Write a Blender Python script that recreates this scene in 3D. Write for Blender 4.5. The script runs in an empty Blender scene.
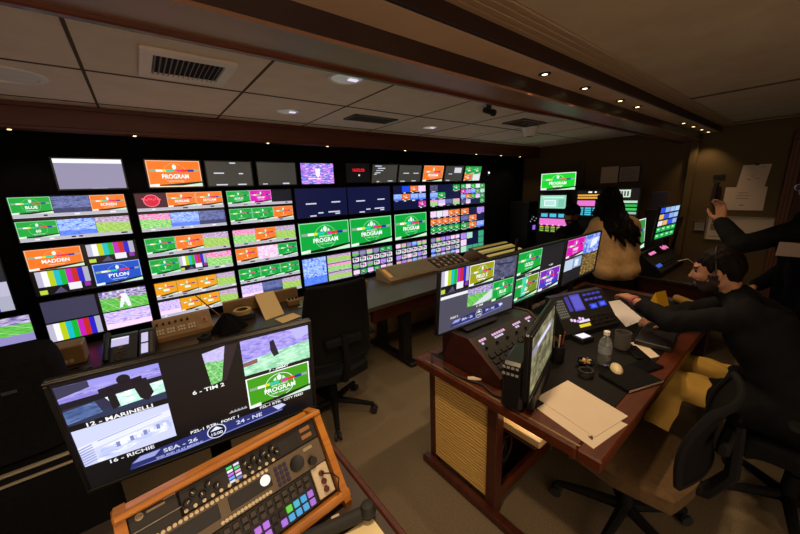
import bpy, bmesh, math, random
import numpy as np
from mathutils import Vector, Matrix, Euler
R = random.Random(7)
scene = bpy.context.scene
COL = scene.collection
PI = math.pi

# ------------------------------------------------------------------ materials
def srgb(h):
    h = h.lstrip('#')
    v = [int(h[i:i + 2], 16) / 255 for i in (0, 2, 4)]
    return tuple((c / 12.92 if c <= .04045 else ((c + .055) / 1.055) ** 2.4) for c in v)

MATS = {}
def principled(name):
    m = bpy.data.materials.new(name)
    m.use_nodes = True
    return m, m.node_tree.nodes, m.node_tree.links, m.node_tree.nodes['Principled BSDF']

def mat(name, col, rough=.5, metal=0.0, spec=.5, var=0.0, scale=20, stretch=(1, 1, 1), bump=0.0, col2=None, kind='noise', trans=0.0, coat=0.0, axis='Y', dist=5):
    """plain or procedurally varied surface"""
    if name in MATS: return MATS[name]
    m, N, L, b = principled(name)
    c = srgb(col) if isinstance(col, str) else col
    b.inputs['Base Color'].default_value = (*c, 1)
    b.inputs['Roughness'].default_value = rough
    b.inputs['Metallic'].default_value = metal
    b.inputs['Specular IOR Level'].default_value = spec
    b.inputs['Transmission Weight'].default_value = trans
    b.inputs['Coat Weight'].default_value = coat
    if var or col2 or bump:
        tc = N.new('ShaderNodeTexCoord'); mp = N.new('ShaderNodeMapping')
        mp.inputs['Scale'].default_value = stretch
        L.new(tc.outputs['Object'], mp.inputs['Vector'])
        if kind == 'wave':
            t = N.new('ShaderNodeTexWave'); t.inputs['Scale'].default_value = scale
            t.inputs['Distortion'].default_value = dist; t.bands_direction = axis; t.inputs['Detail'].default_value = 3
            t.inputs['Detail Scale'].default_value = 1.2
            fac = t.outputs['Fac']
        else:
            t = N.new('ShaderNodeTexNoise'); t.inputs['Scale'].default_value = scale
            t.inputs['Detail'].default_value = 5
            fac = t.outputs['Fac']
        L.new(mp.outputs['Vector'], t.inputs['Vector'])
        c2 = srgb(col2) if col2 else tuple(x * (1 - var) for x in c)
        rp = N.new('ShaderNodeValToRGB')
        rp.color_ramp.elements[0].position = .32; rp.color_ramp.elements[1].position = .68
        rp.color_ramp.elements[0].color = (*c2, 1); rp.color_ramp.elements[1].color = (*c, 1)
        L.new(fac, rp.inputs['Fac']); L.new(rp.outputs['Color'], b.inputs['Base Color'])
        if bump:
            bp = N.new('ShaderNodeBump'); bp.inputs['Strength'].default_value = bump
            bp.inputs['Distance'].default_value = .01
            L.new(fac, bp.inputs['Height']); L.new(bp.outputs['Normal'], b.inputs['Normal'])
    MATS[name] = m
    return m

def glow(col, s=1.0):
    """something that gives off light of one colour (screen pixels, lamps, lit keys)"""
    key = ('glow', col, s)
    if key in MATS: return MATS[key]
    m, N, L, b = principled('glow_%s' % str(col).lstrip('#'))
    b.inputs['Base Color'].default_value = (.01, .01, .012, 1)
    b.inputs['Roughness'].default_value = .35
    b.inputs['Emission Color'].default_value = (*srgb(col), 1)
    b.inputs['Emission Strength'].default_value = s
    MATS[key] = m
    return m

def proc(kind, ca, cb, cc):
    """moving picture on a screen: stadium feeds drawn by nodes from the tile's own UV"""
    key = ('proc', kind, ca, cb, cc)
    if key in MATS: return MATS[key]
    m, N, L, b = principled('feed_' + kind)
    b.inputs['Base Color'].default_value = (.01, .01, .012, 1)
    b.inputs['Roughness'].default_value = .35
    b.inputs['Emission Strength'].default_value = 1.25
    uv = N.new('ShaderNodeTexCoord').outputs['UV']
    sep = N.new('ShaderNodeSeparateXYZ'); L.new(uv, sep.inputs[0])
    def math_(op, a, bb=None, c=None):
        n = N.new('ShaderNodeMath'); n.operation = op
        for i, v in enumerate((a, bb, c)):
            if v is None: continue
            if isinstance(v, (int, float)): n.inputs[i].default_value = v
            else: L.new(v, n.inputs[i])
        return n.outputs[0]
    def mix(f, a, bb):
        n = N.new('ShaderNodeMix'); n.data_type = 'RGBA'
        if isinstance(f, (int, float)): n.inputs[0].default_value = f
        else: L.new(f, n.inputs[0])
        for s, v in ((6, a), (7, bb)):
            if isinstance(v, str): n.inputs[s].default_value = (*srgb(v), 1)
            else: L.new(v, n.inputs[s])
        return n.outputs[2]
    u = math_('FRACT', sep.outputs[0]); v = math_('FRACT', sep.outputs[1])
    def noise(scale, sx=1, sy=1):
        mp = N.new('ShaderNodeMapping'); mp.inputs['Scale'].default_value = (sx, sy, 1)
        L.new(uv, mp.inputs['Vector'])
        t = N.new('ShaderNodeTexNoise'); t.inputs['Scale'].default_value = scale; t.inputs['Detail'].default_value = 4
        L.new(mp.outputs[0], t.inputs['Vector'])
        return t.outputs['Fac']
    def step(x, lo, hi):
        n = N.new('ShaderNodeMapRange'); n.inputs[1].default_value = lo; n.inputs[2].default_value = hi
        n.clamp = True
        L.new(x, n.inputs[0]); return n.outputs[0]
    spk = step(noise(11, 1, 1.5), .40, .6)
    big = step(noise(4.5), .4, .62)
    if kind == 'field':
        # turf with yard lines, stands above
        line = step(math_('ABSOLUTE', math_('SUBTRACT', math_('FRACT', math_('MULTIPLY', math_('ADD', u, math_('MULTIPLY', v, .55)), 4.0)), .5)), .05, .02)
        turf = mix(spk, ca, cb)
        turf = mix(math_('MULTIPLY', line, .35), turf, '#e6f0e0')
        crowd = mix(spk, cc, '#bcb2cc')
        col = mix(step(math_('ADD', v, math_('MULTIPLY', u, .12)), .66, .70), turf, crowd)
    elif kind == 'stands':
        rows = step(math_('ABSOLUTE', math_('SUBTRACT', math_('FRACT', math_('MULTIPLY', math_('ADD', v, math_('MULTIPLY', u, .3)), 9.0)), .5)), .1, .3)
        col = mix(spk, ca, cb)
        col = mix(math_('MULTIPLY', rows, .35), col, cc)
        col = mix(math_('MULTIPLY', big, .6), col, cb)
        gp = step(v, .32, .26)
        col = mix(math_('MULTIPLY', gp, .8), col, cc)
    else:   # 'blur': large soft shapes
        col = mix(big, ca, cb)
        col = mix(math_('MULTIPLY', step(noise(9, 1, 2), .5, .66), .8), col, cc)
    L.new(col, b.inputs['Emission Color'])
    MATS[key] = m
    return m

# ------------------------------------------------------------------ mesh builder
class MB:
    def __init__(self): self.v = []; self.f = []; self.m = []; self.uv = []
    def _add(self, vs, fs, m=0, uvs=None):
        o = len(self.v); self.v += [tuple(x) for x in vs]
        for i, f in enumerate(fs):
            self.f.append([o + k for k in f]); self.m.append(m)
            self.uv.append(uvs[i] if uvs else None)
        return self
    def box(self, x0, x1, y0, y1, z0, z1, m=0, T=None):
        vs = [Vector((x, y, z)) for z in (z0, z1) for y in (y0, y1) for x in (x0, x1)]
        if T: vs = [T @ v for v in vs]
        return self._add(vs, [(0, 2, 3, 1), (4, 5, 7, 6), (0, 1, 5, 4), (2, 6, 7, 3), (0, 4, 6, 2), (1, 3, 7, 5)], m)
    def rbox(self, x0, x1, y0, y1, z0, z1, r=.004, m=0, T=None):
        """box with all edges chamfered"""
        vs = []; idx = {}
        X = (x0, x1); Y = (y0, y1); Z = (z0, z1)
        r = min(r, (x1 - x0) * .45, (y1 - y0) * .45, (z1 - z0) * .45)
        for i in (0, 1):
            for j in (0, 1):
                for k in (0, 1):
                    s = [(1 if a == 0 else -1) for a in (i, j, k)]
                    P = (X[i], Y[j], Z[k])
                    for ax in range(3):
                        q = [P[a] + (0 if a == ax else s[a] * r) for a in range(3)]
                        idx[(i, j, k, ax)] = len(vs); vs.append(Vector(q))
        fs = []
        for ax in range(3):
            a, b = [(1, 2), (2, 0), (0, 1)][ax]
            for e in (0, 1):
                loop = []
                for (p, q) in ((0, 0), (1, 0), (1, 1), (0, 1)):
                    c = [0, 0, 0]; c[ax] = e; c[a] = p; c[b] = q
                    loop.append(idx[(*c, ax)])
                fs.append(loop if e else loop[::-1])
        for ax in range(3):
            a, b = [(1, 2), (2, 0), (0, 1)][ax]
            for p in (0, 1):
                for q in (0, 1):
                    c0 = [0, 0, 0]; c0[a] = p; c0[b] = q; c1 = list(c0); c1[ax] = 1
                    l = [idx[(*c0, a)], idx[(*c1, a)], idx[(*c1, b)], idx[(*c0, b)]]
                    fs.append(l if p != q else l[::-1])
        for i in (0, 1):
            for j in (0, 1):
                for k in (0, 1):
                    l = [idx[(i, j, k, 0)], idx[(i, j, k, 1)], idx[(i, j, k, 2)]]
                    fs.append(l if (i + j + k) % 2 else l[::-1])
        if T: vs = [T @ v for v in vs]
        return self._add(vs, fs, m)
    def cyl(self, p0, p1, r0, r1=None, n=16, m=0, caps=True):
        r1 = r0 if r1 is None else r1
        p0 = Vector(p0); p1 = Vector(p1); d = (p1 - p0).normalized()
        a = d.orthogonal().normalized(); b = d.cross(a)
        vs = []
        for p, r in ((p0, r0), (p1, r1)):
            for i in range(n):
                t = 2 * PI * i / n
                vs.append(p + (a * math.cos(t) + b * math.sin(t)) * r)
        fs = [(i, (i + 1) % n, n + (i + 1) % n, n + i) for i in range(n)]
        if caps: fs += [tuple(range(n))[::-1], tuple(range(n, 2 * n))]
        return self._add(vs, fs, m)
    def tube(self, pts, r, n=8, m=0):
        pts = [Vector(p) for p in pts]
        vs = []; ref = None
        for i, p in enumerate(pts):
            d = (pts[min(i + 1, len(pts) - 1)] - pts[max(i - 1, 0)]).normalized()
            if ref is None: ref = d.orthogonal().normalized()
            a = (ref - d * ref.dot(d)).normalized(); ref = a; b = d.cross(a)
            rr = r[i] if isinstance(r, (list, tuple)) else r
            for k in range(n):
                t = 2 * PI * k / n
                vs.append(p + (a * math.cos(t) + b * math.sin(t)) * rr)
        fs = []
        for i in range(len(pts) - 1):
            for k in range(n):
                fs.append((i * n + k, i * n + (k + 1) % n, (i + 1) * n + (k + 1) % n, (i + 1) * n + k))
        fs += [tuple(range(n))[::-1], tuple(range((len(pts) - 1) * n, len(pts) * n))]
        return self._add(vs, fs, m)
    def lathe(self, prof, n=24, m=0, T=None):
        """prof: (r, z) pairs from bottom to top"""
        vs = []; fs = []
        for r, z in prof:
            for k in range(n):
                t = 2 * PI * k / n
                vs.append(Vector((r * math.cos(t), r * math.sin(t), z)))
        for i in range(len(prof) - 1):
            for k in range(n):
                fs.append((i * n + k, i * n + (k + 1) % n, (i + 1) * n + (k + 1) % n, (i + 1) * n + k))
        if prof[0][0] > 1e-6: fs.append(tuple(range(n))[::-1])
        if prof[-1][0] > 1e-6: fs.append(tuple(range((len(prof) - 1) * n, len(prof) * n)))
        if T: vs = [T @ v for v in vs]
        return self._add(vs, fs, m)
    def prism(self, poly, x0, x1, m=0, T=None):
        """polygon in (y, z), counter-clockwise seen from +x, extruded along x"""
        n = len(poly)
        vs = [Vector((x0, y, z)) for y, z in poly] + [Vector((x1, y, z)) for y, z in poly]
        if T: vs = [T @ v for v in vs]
        fs = [(i, n + i, n + (i + 1) % n, (i + 1) % n)[::-1] for i in range(n)]
        fs += [tuple(range(n))[::-1], tuple(range(n, 2 * n))]
        return self._add(vs, fs, m)
    def plate(self, poly, z0, z1, m=0, T=None):
        """polygon in (x, y) counter-clockwise, extruded along z"""
        n = len(poly)
        vs = [Vector((x, y, z0)) for x, y in poly] + [Vector((x, y, z1)) for x, y in poly]
        if T: vs = [T @ v for v in vs]
        fs = [(i, (i + 1) % n, n + (i + 1) % n, n + i) for i in range(n)]
        fs += [tuple(range(n))[::-1], tuple(range(n, 2 * n))]
        return self._add(vs, fs, m)
    def grid(self, fn, nu, nv, m=0, thick=None):
        """surface fn(u, v) -> point, optional thickness vector"""
        vs = [Vector(fn(i / nu, j / nv)) for j in range(nv + 1) for i in range(nu + 1)]
        w = nu + 1
        fs = [(j * w + i, j * w + i + 1, (j + 1) * w + i + 1, (j + 1) * w + i) for j in range(nv) for i in range(nu)]
        if thick is not None:
            n = len(vs); t = Vector(thick)
            vs += [v - t for v in vs]
            fs += [tuple(n + k for k in f)[::-1] for f in list(fs)]
            rim = [i for i in range(w)] + [j * w + nu for j in range(1, nv + 1)] + [nv * w + i for i in range(nu - 1, -1, -1)] + [j * w for j in range(nv - 1, 0, -1)]
            for a, b in zip(rim, rim[1:] + rim[:1]): fs.append((b, a, n + a, n + b))
        return self._add(vs, fs, m)
    def mesh(self, name, mats, smooth=False):
        me = bpy.data.meshes.new(name)
        me.from_pydata(self.v, [], self.f)
        if not isinstance(mats, (list, tuple)): mats = [mats]
        for mm in mats: me.materials.append(mm)
        me.polygons.foreach_set('material_index', self.m)
        if any(self.uv):
            uvl = me.uv_layers.new(name='UVMap')
            flat = []
            for f, q in zip(self.f, self.uv):
                flat += [c for p in (q or [(0, 0)] * len(f)) for c in p]
            uvl.data.foreach_set('uv', flat)
        if smooth:
            me.shade_smooth()
            try: me.set_sharp_from_angle(angle=math.radians(38))
            except Exception: pass
        me.update()
        if not any(self.uv):
            bm = bmesh.new(); bm.from_mesh(me); bmesh.ops.recalc_face_normals(bm, faces=bm.faces); bm.to_mesh(me); bm.free()
        return me
    def build(self, name, mats, parent=None, loc=(0, 0, 0), rot=(0, 0, 0), smooth=False):
        return link(name, self.mesh(name, mats, smooth), parent, loc, rot)

def link(name, me, parent=None, loc=(0, 0, 0), rot=(0, 0, 0)):
    o = bpy.data.objects.new(name, me); COL.objects.link(o)
    o.location = loc; o.rotation_euler = rot
    if parent: o.parent = parent
    return o

def tag(o, label, cat, group=None, kind=None):
    if label: o['label'] = label
    if cat: o['category'] = cat
    if group: o['group'] = group
    if kind: o['kind'] = kind
    return o
def thing(name, label, cat, loc=(0, 0, 0), rz=0, group=None):
    o = bpy.data.objects.new(name, None); COL.objects.link(o)
    o.empty_display_size = .05
    o.location = loc; o.rotation_euler = (0, 0, rz)
    return tag(o, label, cat, group)
def struct(o):
    o['kind'] = 'structure'; return o
def dup(o, loc, rz, label, group=None):
    c = o.copy(); COL.objects.link(c); c.location = loc; c.rotation_euler = (0, 0, rz)
    c['label'] = label
    if group: c['group'] = group
    for ch in list(o.children):
        d = ch.copy(); COL.objects.link(d); d.parent = c
        for g in list(ch.children):
            e = g.copy(); COL.objects.link(e); e.parent = d
    return c

# ------------------------------------------------------------------ text
_TX = {}
def text_geo(s, bold=.02):
    if s in _TX: return _TX[s]
    cu = bpy.data.curves.new('t', 'FONT'); cu.body = s; cu.size = 1; cu.offset = bold
    cu.resolution_u = 3; cu.fill_mode = 'FRONT'
    ob = bpy.data.objects.new('t', cu); COL.objects.link(ob)
    dg = bpy.context.evaluated_depsgraph_get(); dg.update()
    me = ob.evaluated_get(dg).to_mesh()
    vs = [(v.co.x, v.co.y) for v in me.vertices]; fs = [list(p.vertices) for p in me.polygons]
    ob.evaluated_get(dg).to_mesh_clear()
    COL.objects.unlink(ob); bpy.data.objects.remove(ob); bpy.data.curves.remove(cu)
    x0 = min(v[0] for v in vs); x1 = max(v[0] for v in vs); y0 = min(v[1] for v in vs); y1 = max(v[1] for v in vs)
    vs = [((x - x0), (y - y0)) for x, y in vs]
    # make every face look along +z
    out = []
    for f in fs:
        a = sum(vs[f[i]][0] * vs[f[(i + 1) % len(f)]][1] - vs[f[(i + 1) % len(f)]][0] * vs[f[i]][1] for i in range(len(f)))
        out.append(f if a > 0 else f[::-1])
    _TX[s] = (vs, out, x1 - x0, y1 - y0)
    return _TX[s]

# ------------------------------------------------------------------ screens
class Canvas:
    """draws coloured shapes on a w x h panel lying in local xz, facing -y; (0,0) top left, (1,1) bottom right"""
    def __init__(s, w, h, y=0.0, root=None, box=(0, 0, 1, 1), step=.0005):
        s.w = w; s.h = h; s.y = y; s.b = box; s.st = step
        s.root = root or s
        if root is None: s.mb = MB(); s.mats = []; s.ix = {}
    def mi(s, m):
        r = s.root
        if isinstance(m, str): m = glow(m)
        if m not in r.ix: r.ix[m] = len(r.mats); r.mats.append(m)
        return r.ix[m]
    def pt(s, u, v, l):
        x0, y0, x1, y1 = s.b
        U = x0 + u * (x1 - x0); V = y0 + v * (y1 - y0)
        return ((U - .5) * s.w, s.y - l * s.st, (1 - V) * s.h)
    def sub(s, x0, y0, x1, y1):
        a, b, c, d = s.b
        f = lambda u, v: (a + u * (c - a), b + v * (d - b))
        p = f(x0, y0); q = f(x1, y1)
        return Canvas(s.w, s.h, s.y, s.root, (*p, *q), s.st)
    def asp(s):
        return (s.b[2] - s.b[0]) * s.w / ((s.b[3] - s.b[1]) * s.h)
    def rect(s, x0, y0, x1, y1, m, l=1):
        vs = [s.pt(x0, y1, l), s.pt(x1, y1, l), s.pt(x1, y0, l), s.pt(x0, y0, l)]
        k = R.randrange(0, 60); j = R.randrange(0, 60)
        s.root.mb._add(vs, [(0, 1, 2, 3)], s.mi(m), [[(k, j + .001), (k + .999, j + .001), (k + .999, j + .999), (k, j + .999)]])
    def poly(s, pts, m, l=1):
        a = sum(pts[i][0] * pts[(i + 1) % len(pts)][1] - pts[(i + 1) % len(pts)][0] * pts[i][1] for i in range(len(pts)))
        if a > 0: pts = pts[::-1]
        k = R.randrange(0, 60)
        s.root.mb._add([s.pt(u, v, l) for u, v in pts], [tuple(range(len(pts)))], s.mi(m), [[(k + u, k + 1 - v) for u, v in pts]])
    def ring(s, cx, cy, r, t, m, l=2, n=36, squash=1):
        A = s.asp()
        vs = []
        for rr in (r, r - t):
            for i in range(n):
                q = 2 * PI * i / n
                vs.append(s.pt(cx + rr * math.cos(q) / A, cy + rr * squash * math.sin(q), l))
        fs = [(i, (i + 1) % n, n + (i + 1) % n, n + i)[::-1] for i in range(n)]
        s.root.mb._add(vs, fs, s.mi(m), None)
    def disc(s, cx, cy, r, m, l=2, n=24, squash=1):
        A = s.asp()
        s.poly([(cx + r * math.cos(2 * PI * i / n) / A, cy + r * squash * math.sin(2 * PI * i / n)) for i in range(n)], m, l)
    def text(s, t, cx, cy, h, m, l=3, maxw=.9, al='c', stretch=1.0):
        vs, fs, w, hh = text_geo(t)
        A = s.asp()
        sy = h / hh; sx = sy / A * stretch
        if w * sx > maxw: sx = maxw / w
        ox = cx - (w * sx / 2 if al == 'c' else (w * sx if al == 'r' else 0)); oy = cy + h / 2
        s.root.mb._add([s.pt(ox + x * sx, oy - y * sy, l) for x, y in vs], fs, s.mi(m), None)
    def build(s, name, parent, loc=(0, 0, 0), rot=(0, 0, 0)):
        return s.mb.build(name, s.mats, parent, loc, rot)

G = '#08a23a'; O = '#ee7420'; MG = '#d018a8'; BL = '#1a4fc0'; NV = '#0b1038'
LINES = {G: '#8fe0a4', O: '#ffb48a', MG: '#ff9be8', BL: '#9db8ff', '#7a7a10': '#e0e09a', '#6a2ab0': '#d0b0ff'}
def slide(c, base, name=None, det=2, strip=True):
    """source slate: coloured ground, ring, crest, bar of colours, name"""
    ln = LINES.get(base, '#ffffff')
    c.rect(0, 0, 1, 1, base)
    if det >= 1:
        t = .018
        for r in ((0, 0, 1, t * 1.6), (0, 1 - t * 1.6, 1, 1), (0, 0, t, 1), (1 - t, 0, 1, 1)): c.rect(*r, ln, 2)
        c.ring(.5, .5, .40, .016 if det > 1 else .010, ln, 2, 36 if det > 1 else 20)
    # crest above the bar
    c.poly([(.46, .20), (.5, .13), (.54, .20), (.53, .30), (.5, .34), (.47, .30)], '#dff5e4', 3)
    if det > 1:
        c.poly([(.40, .30), (.44, .20), (.455, .32)], '#dff5e4', 3); c.poly([(.545, .32), (.56, .20), (.60, .30)], '#dff5e4', 3)
    seg = [('#8aa890', .12), ('#f4f4f0', .12), ('#e8d820', .07), ('#18c8a8', .15), (base, .05), ('#e020a0', .10), ('#e02828', .12), ('#1828a0', .12), ('#8aa890', .10)]
    x = .04
    for col, w in seg:
        w *= .97
        if col != base: c.rect(x, .335, x + w, .42, col, 4)
        x += w
    if name:
        if det > 1:
            c.text('SPORTS NIGHT', .5, .475, .05, '#e8ffe8', 4, .34)
            c.text(name, .5, .60, .15, '#ffffff', 4, .5)
            c.text('HOME TEAM FEED', .5, .735, .045, ln, 4, .42)
        else:
            c.text(name, .5, .60, .17, '#ffffff', 4, .5)
            c.rect(.36, .76, .64, .80, ln, 3)
    else:
        c.rect(.36, .50, .64, .66, '#dff0e0', 3)
    if strip:
        c.poly([(0, .985), (0, .90), (.18, .875), (.18, .96)], '#e8f0e8', 4)
        c.poly([(.18, .99), (.18, .92), (1, .80), (1, .86), (.5, .99)], '#0a1a10', 3)
        c.poly([(.46, .99), (1, .86), (1, .99)], '#c8e8cc', 3)

def bars(c, lower=True):
    b = ['#b8b4cc', '#f0f0f0', '#b8c814', '#18b8c0', '#14b030', '#c020b0', '#c02820', '#2820c0', '#a8a8bc']
    n = len(b); hgt = .66 if lower else 1
    for i, k in enumerate(b): c.rect(i / n, 0, (i + 1) / n, hgt, k)
    if lower:
        c.rect(0, hgt, 1, 1, '#101014')
        c.rect(0, .80, .14, .98, '#b8d040', 2); c.rect(.55, .62, .80, .92, '#e4e4ee', 2)
        c.poly([(.25, .98), (.4, .72), (.5, .98)], '#504868', 2); c.rect(.86, .68, .98, .86, '#9028a8', 2)

F1 = lambda: proc('field', '#3f9a3c', '#6cb84c', '#5a4a90')
F2 = lambda: proc('field', '#78a83c', '#a0c060', '#9a6a90')
F3 = lambda: proc('field', '#48a858', '#a8d078', '#e84890')
S1 = lambda: proc('stands', '#2448d0', '#a8c4ff', '#3866e0')
S2 = lambda: proc('stands', '#5a50b0', '#cbbcf0', '#f0c8e0')
S3 = lambda: proc('stands', '#303a6a', '#6a74a8', '#1c2448')
B1 = lambda: proc('blur', '#5a5a78', '#3a3c55', '#22242e')
B2 = lambda: proc('blur', '#4060c0', '#b060d0', '#f0d0f0')
B3 = lambda: proc('blur', '#e8b0d0', '#c8d8f0', '#d06080')

def tile(c, k, det=0):
    """one picture of a multiviewer"""
    if isinstance(k, tuple): slide(c, k[0], k[1], det); return
    if k == 'bars': bars(c); return
    if k == 'bars2': bars(c, False); return
    if k == 'G': slide(c, G, None, det); return
    if k == 'O': slide(c, O, None, det); return
    if k == 'A': slide(c, '#e89a1c', None, det); return
    if k == 'M': slide(c, MG, None, det); return
    if k == 'B': slide(c, BL, None, det); return
    if k == 'blank': c.rect(0, 0, 1, 1, '#3c3a52'); return
    if k == 'dark': c.rect(0, 0, 1, 1, '#14161f'); return
    if k == 'red':
        c.rect(0, 0, 1, 1, '#401828'); c.disc(.5, .5, .46, '#d01838', 2, squash=.9); c.ring(.5, .5, .47, .05, '#f07890', 3, squash=.9)
        for i in range(9): c.rect(.2 + .07 * i, .3 + .04 * (i % 3), .24 + .07 * i, .42 + .04 * (i % 3), '#ff5a70', 3)
        return
    f = {'f1': F1, 'f2': F2, 'f3': F3, 's1': S1, 's2': S2, 's3': S3, 'b1': B1, 'b2': B2, 'b3': B3}
    c.rect(0, 0, 1, 1, f[k]() if k in f else k)

def labelled_row(c, kinds, det=0, strip=.17):
    """pictures side by side over a grey band of under-monitor names"""
    n = len(kinds)
    c.rect(0, 1 - strip, 1, 1, '#b4b2c0')
    for i, k in enumerate(kinds):
        tile(c.sub(i / n, 0, (i + 1) / n - .004, 1 - strip), k, det)
        x = (i + .5) / n
        for q in range(R.choice((1, 2))):
            a = x + R.uniform(-.1, .08)
            c.rect(a, 1 - strip * .75, a + R.uniform(.03, .06), 1 - strip * .3, R.choice(('#15151c', '#1d1d26', '#e8e8f0')), 2)
    c.rect(0, .985, 1, 1, '#e8e8f0', 2)

def two_bank(top, bot, det=0):
    def d(c):
        labelled_row(c.sub(0, 0, 1, .46), top, det); labelled_row(c.sub(0, .54, 1, 1), bot, det)
    return d

def mosaic(rows, bg=NV, fr=.86):
    def d(c):
        c.rect(0, 0, 1, 1, bg, .5)
        nr = len(rows)
        for j, row in enumerate(rows):
            n = len(row)
            for i, k in enumerate(row):
                if k is None: continue
                tile(c.sub((i + .03) / n, (j + .05) / nr, (i + .97) / n, (j + fr) / nr), k, 0)
                if fr < .97: c.rect((i + .2) / n, (j + fr + .03) / nr, (i + .2 + R.uniform(.2, .5)) / n, (j + .97) / nr, R.choice(('#d8d8e0', '#8888a0')), 2)
    return d

def marks(bg, ds, edge=None):
    """plain dark picture with a few small white words too small to read"""
    def d(c):
        c.rect(0, 0, 1, 1, bg)
        for (x, y, w, h) in ds: c.rect(x, y, x + w, y + h, '#c8ccd8', 2)
        if edge: edge(c)
    return d

M_BLACK = mat('black_plastic', (.012, .012, .013), .45, var=.3, scale=60)
M_BEZEL = mat('bezel_plastic', (.008, .008, .009), .35, var=.3, scale=80)
M_DARKMETAL = mat('dark_metal', (.03, .03, .032), .4, metal=.6, var=.3, scale=30)
M_STEEL = mat('brushed_steel', (.45, .44, .42), .35, metal=.9, var=.25, scale=30, stretch=(1, 20, 1))

def monitor(name, w, h, label, cat, loc, draw, yaw=0, tilt=0, group=None, bez=.012, dep=.04, stand=0, chin=0):
    """flat panel display: casing with bezel, screen, optional stand; loc = bottom centre of the picture"""
    root = thing(name, label, cat, (loc[0], loc[1], loc[2] - stand), yaw, group)
    rot = (tilt, 0, 0); off = (0, 0, stand)
    b = MB()
    b.rbox(-w / 2 - bez, w / 2 + bez, .003, dep * .5, -bez - chin, h + bez, .004)
    b.rbox(-w / 2 + w * .12, w / 2 - w * .12, dep * .5 - .002, dep, h * .1, h * .85, .01)
    for x0, x1, z0, z1 in ((-w / 2 - bez, w / 2 + bez, h, h + bez), (-w / 2 - bez, w / 2 + bez, -bez - chin, 0), (-w / 2 - bez, -w / 2, -.001, h + .001), (w / 2, w / 2 + bez, -.001, h + .001)):
        b.rbox(x0, x1, -.004, .004, z0, z1, .002)
    b.build('casing', M_BEZEL, root, off, rot)
    c = Canvas(w, h, .002)
    c.rect(0, 0, 1, 1, '#050608', 0)
    draw(c)
    c.build('screen', root, off, rot)
    if stand:
        s = MB()
        s.rbox(-.03, .03, dep, dep + .02, .01, stand + h * .45, .004)
        s.rbox(-.05, .05, dep * .8 - .01, dep + .004, stand + h * .25, stand + h * .55, .004)
        s.rbox(-.13, .13, -.04, .14, 0, .014, .006)
        s.build('stand', M_BLACK, root)
    return root

# ------------------------------------------------------------------ camera (solved from the room's own perspective)
cam = bpy.data.cameras.new('camera'); co = bpy.data.objects.new('camera', cam); COL.objects.link(co)
Xc = ((0.78257067, -0.17308622, 0.59801698), (-0.62139181, -0.15830134, 0.76734145), (-0.03814934, -0.97210177, -0.23143634))
# rows: world axes in (right, down, forward)
M3 = Matrix([[r[0], -r[1], -r[2]] for r in Xc])
co.matrix_world = Matrix.Translation((0, 0, 1.7)) @ M3.to_4x4()
cam.sensor_width = 36; cam.lens = 324.772 / 800 * 36; cam.clip_start = .02
scene.camera = co
scene.view_settings.view_transform = 'Standard'; scene.view_settings.look = 'None'
scene.view_settings.gamma = 1; scene.view_settings.use_curve_mapping = False
scene.view_settings.exposure = .2
w = bpy.data.worlds.new('world'); scene.world = w; w.use_nodes = True
w.node_tree.nodes['Background'].inputs[0].default_value = (1, .72, .50, 1)
w.node_tree.nodes['Background'].inputs[1].default_value = 1.6

# ================================================================== THE SETTING
M_CARPET = mat('carpet', '#84765f', .95, spec=.1, col2='#6a5d49', scale=140, bump=.12)
M_TILE = mat('ceiling_tile', '#f2dfcc', .9, spec=.1, col2='#ead6c2', scale=9)
M_JOINT = mat('tile_joint', '#5c4e40', .9, spec=.1)
M_RCEIL = mat('ceiling_panel', '#b8a488', .9, spec=.1, col2='#b09a7e', scale=7)
M_PLANK = mat('ceiling_plank', '#a88d6c', .6, col2='#96795a', kind='wave', scale=3, stretch=(.4, 14, 1))
M_WOOD = mat('reddish_wood', '#58260e', .42, col2='#451b08', scale=2.5, stretch=(2, 14, 14), coat=.1, spec=.4)
M_WOODD = mat('dark_reddish_wood', '#4c2114', .38, col2='#3a170c', scale=2.5, stretch=(2, 12, 12), coat=.2)
M_SOFW = mat('soffit_wood', '#602d1a', .4, col2='#4e2413', scale=2, stretch=(1, 10, 10))
M_GLOSS = mat('glossy_brown_soffit', '#8f6850', .38, col2='#805a42', scale=3, stretch=(.5, 4, 1), spec=.5, coat=0)
M_RISER = mat('soffit_riser', '#2a1610', .45, var=.3, scale=6)  # shade on the beam's upright faces is put into this dark colour
M_SOFF = mat('light_soffit', '#d0b090', .55, col2='#c2a282', scale=5)
M_BACK = mat('black_wall_cloth', (.004, .004, .005), .9, spec=.1, var=.4, scale=40)
M_TANKICK = mat('tan_kick_panel', '#c8ac7a', .7, col2='#b89a66', scale=12)
M_FABW = mat('woven_wall_fabric', '#655439', .95, spec=.1, col2='#59482f', kind='wave', scale=30, stretch=(1, .3, 1), axis='Z', dist=2)
M_DOORW = mat('door_frame_wood', '#6a3c1c', .4, col2='#4c2810', kind='wave', scale=2, stretch=(6, 6, .8))
M_LOUVRE = mat('vent_louvre', '#3a342e', .6, var=.2)
M_WHITEM = mat('white_enamel', '#f0e8de', .45, var=.05, scale=10)

def slab(name, x0, x1, y0, y1, z0, z1, m):
    return struct(MB().box(x0, x1, y0, y1, z0, z1).build(name, m))
slab('floor', -1.6, 5.12, -1.7, 3.2, -.06, 0, M_CARPET)
slab('wall_back', -1.6, 5.12, 3.05, 3.2, 0, 2.35, M_BACK)
slab('wall_left', -1.6, -1.46, -1.7, 3.05, 0, 2.35, M_BACK)
slab('wall_right', 5.0, 5.12, -1.7, 3.05, 0, 2.35, M_FABW)
slab('wall_front', 1.35, 5.12, -1.72, -1.60, 0, 2.35, M_FABW)  # unseen wall, its length set to block ambient light on the right
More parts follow.
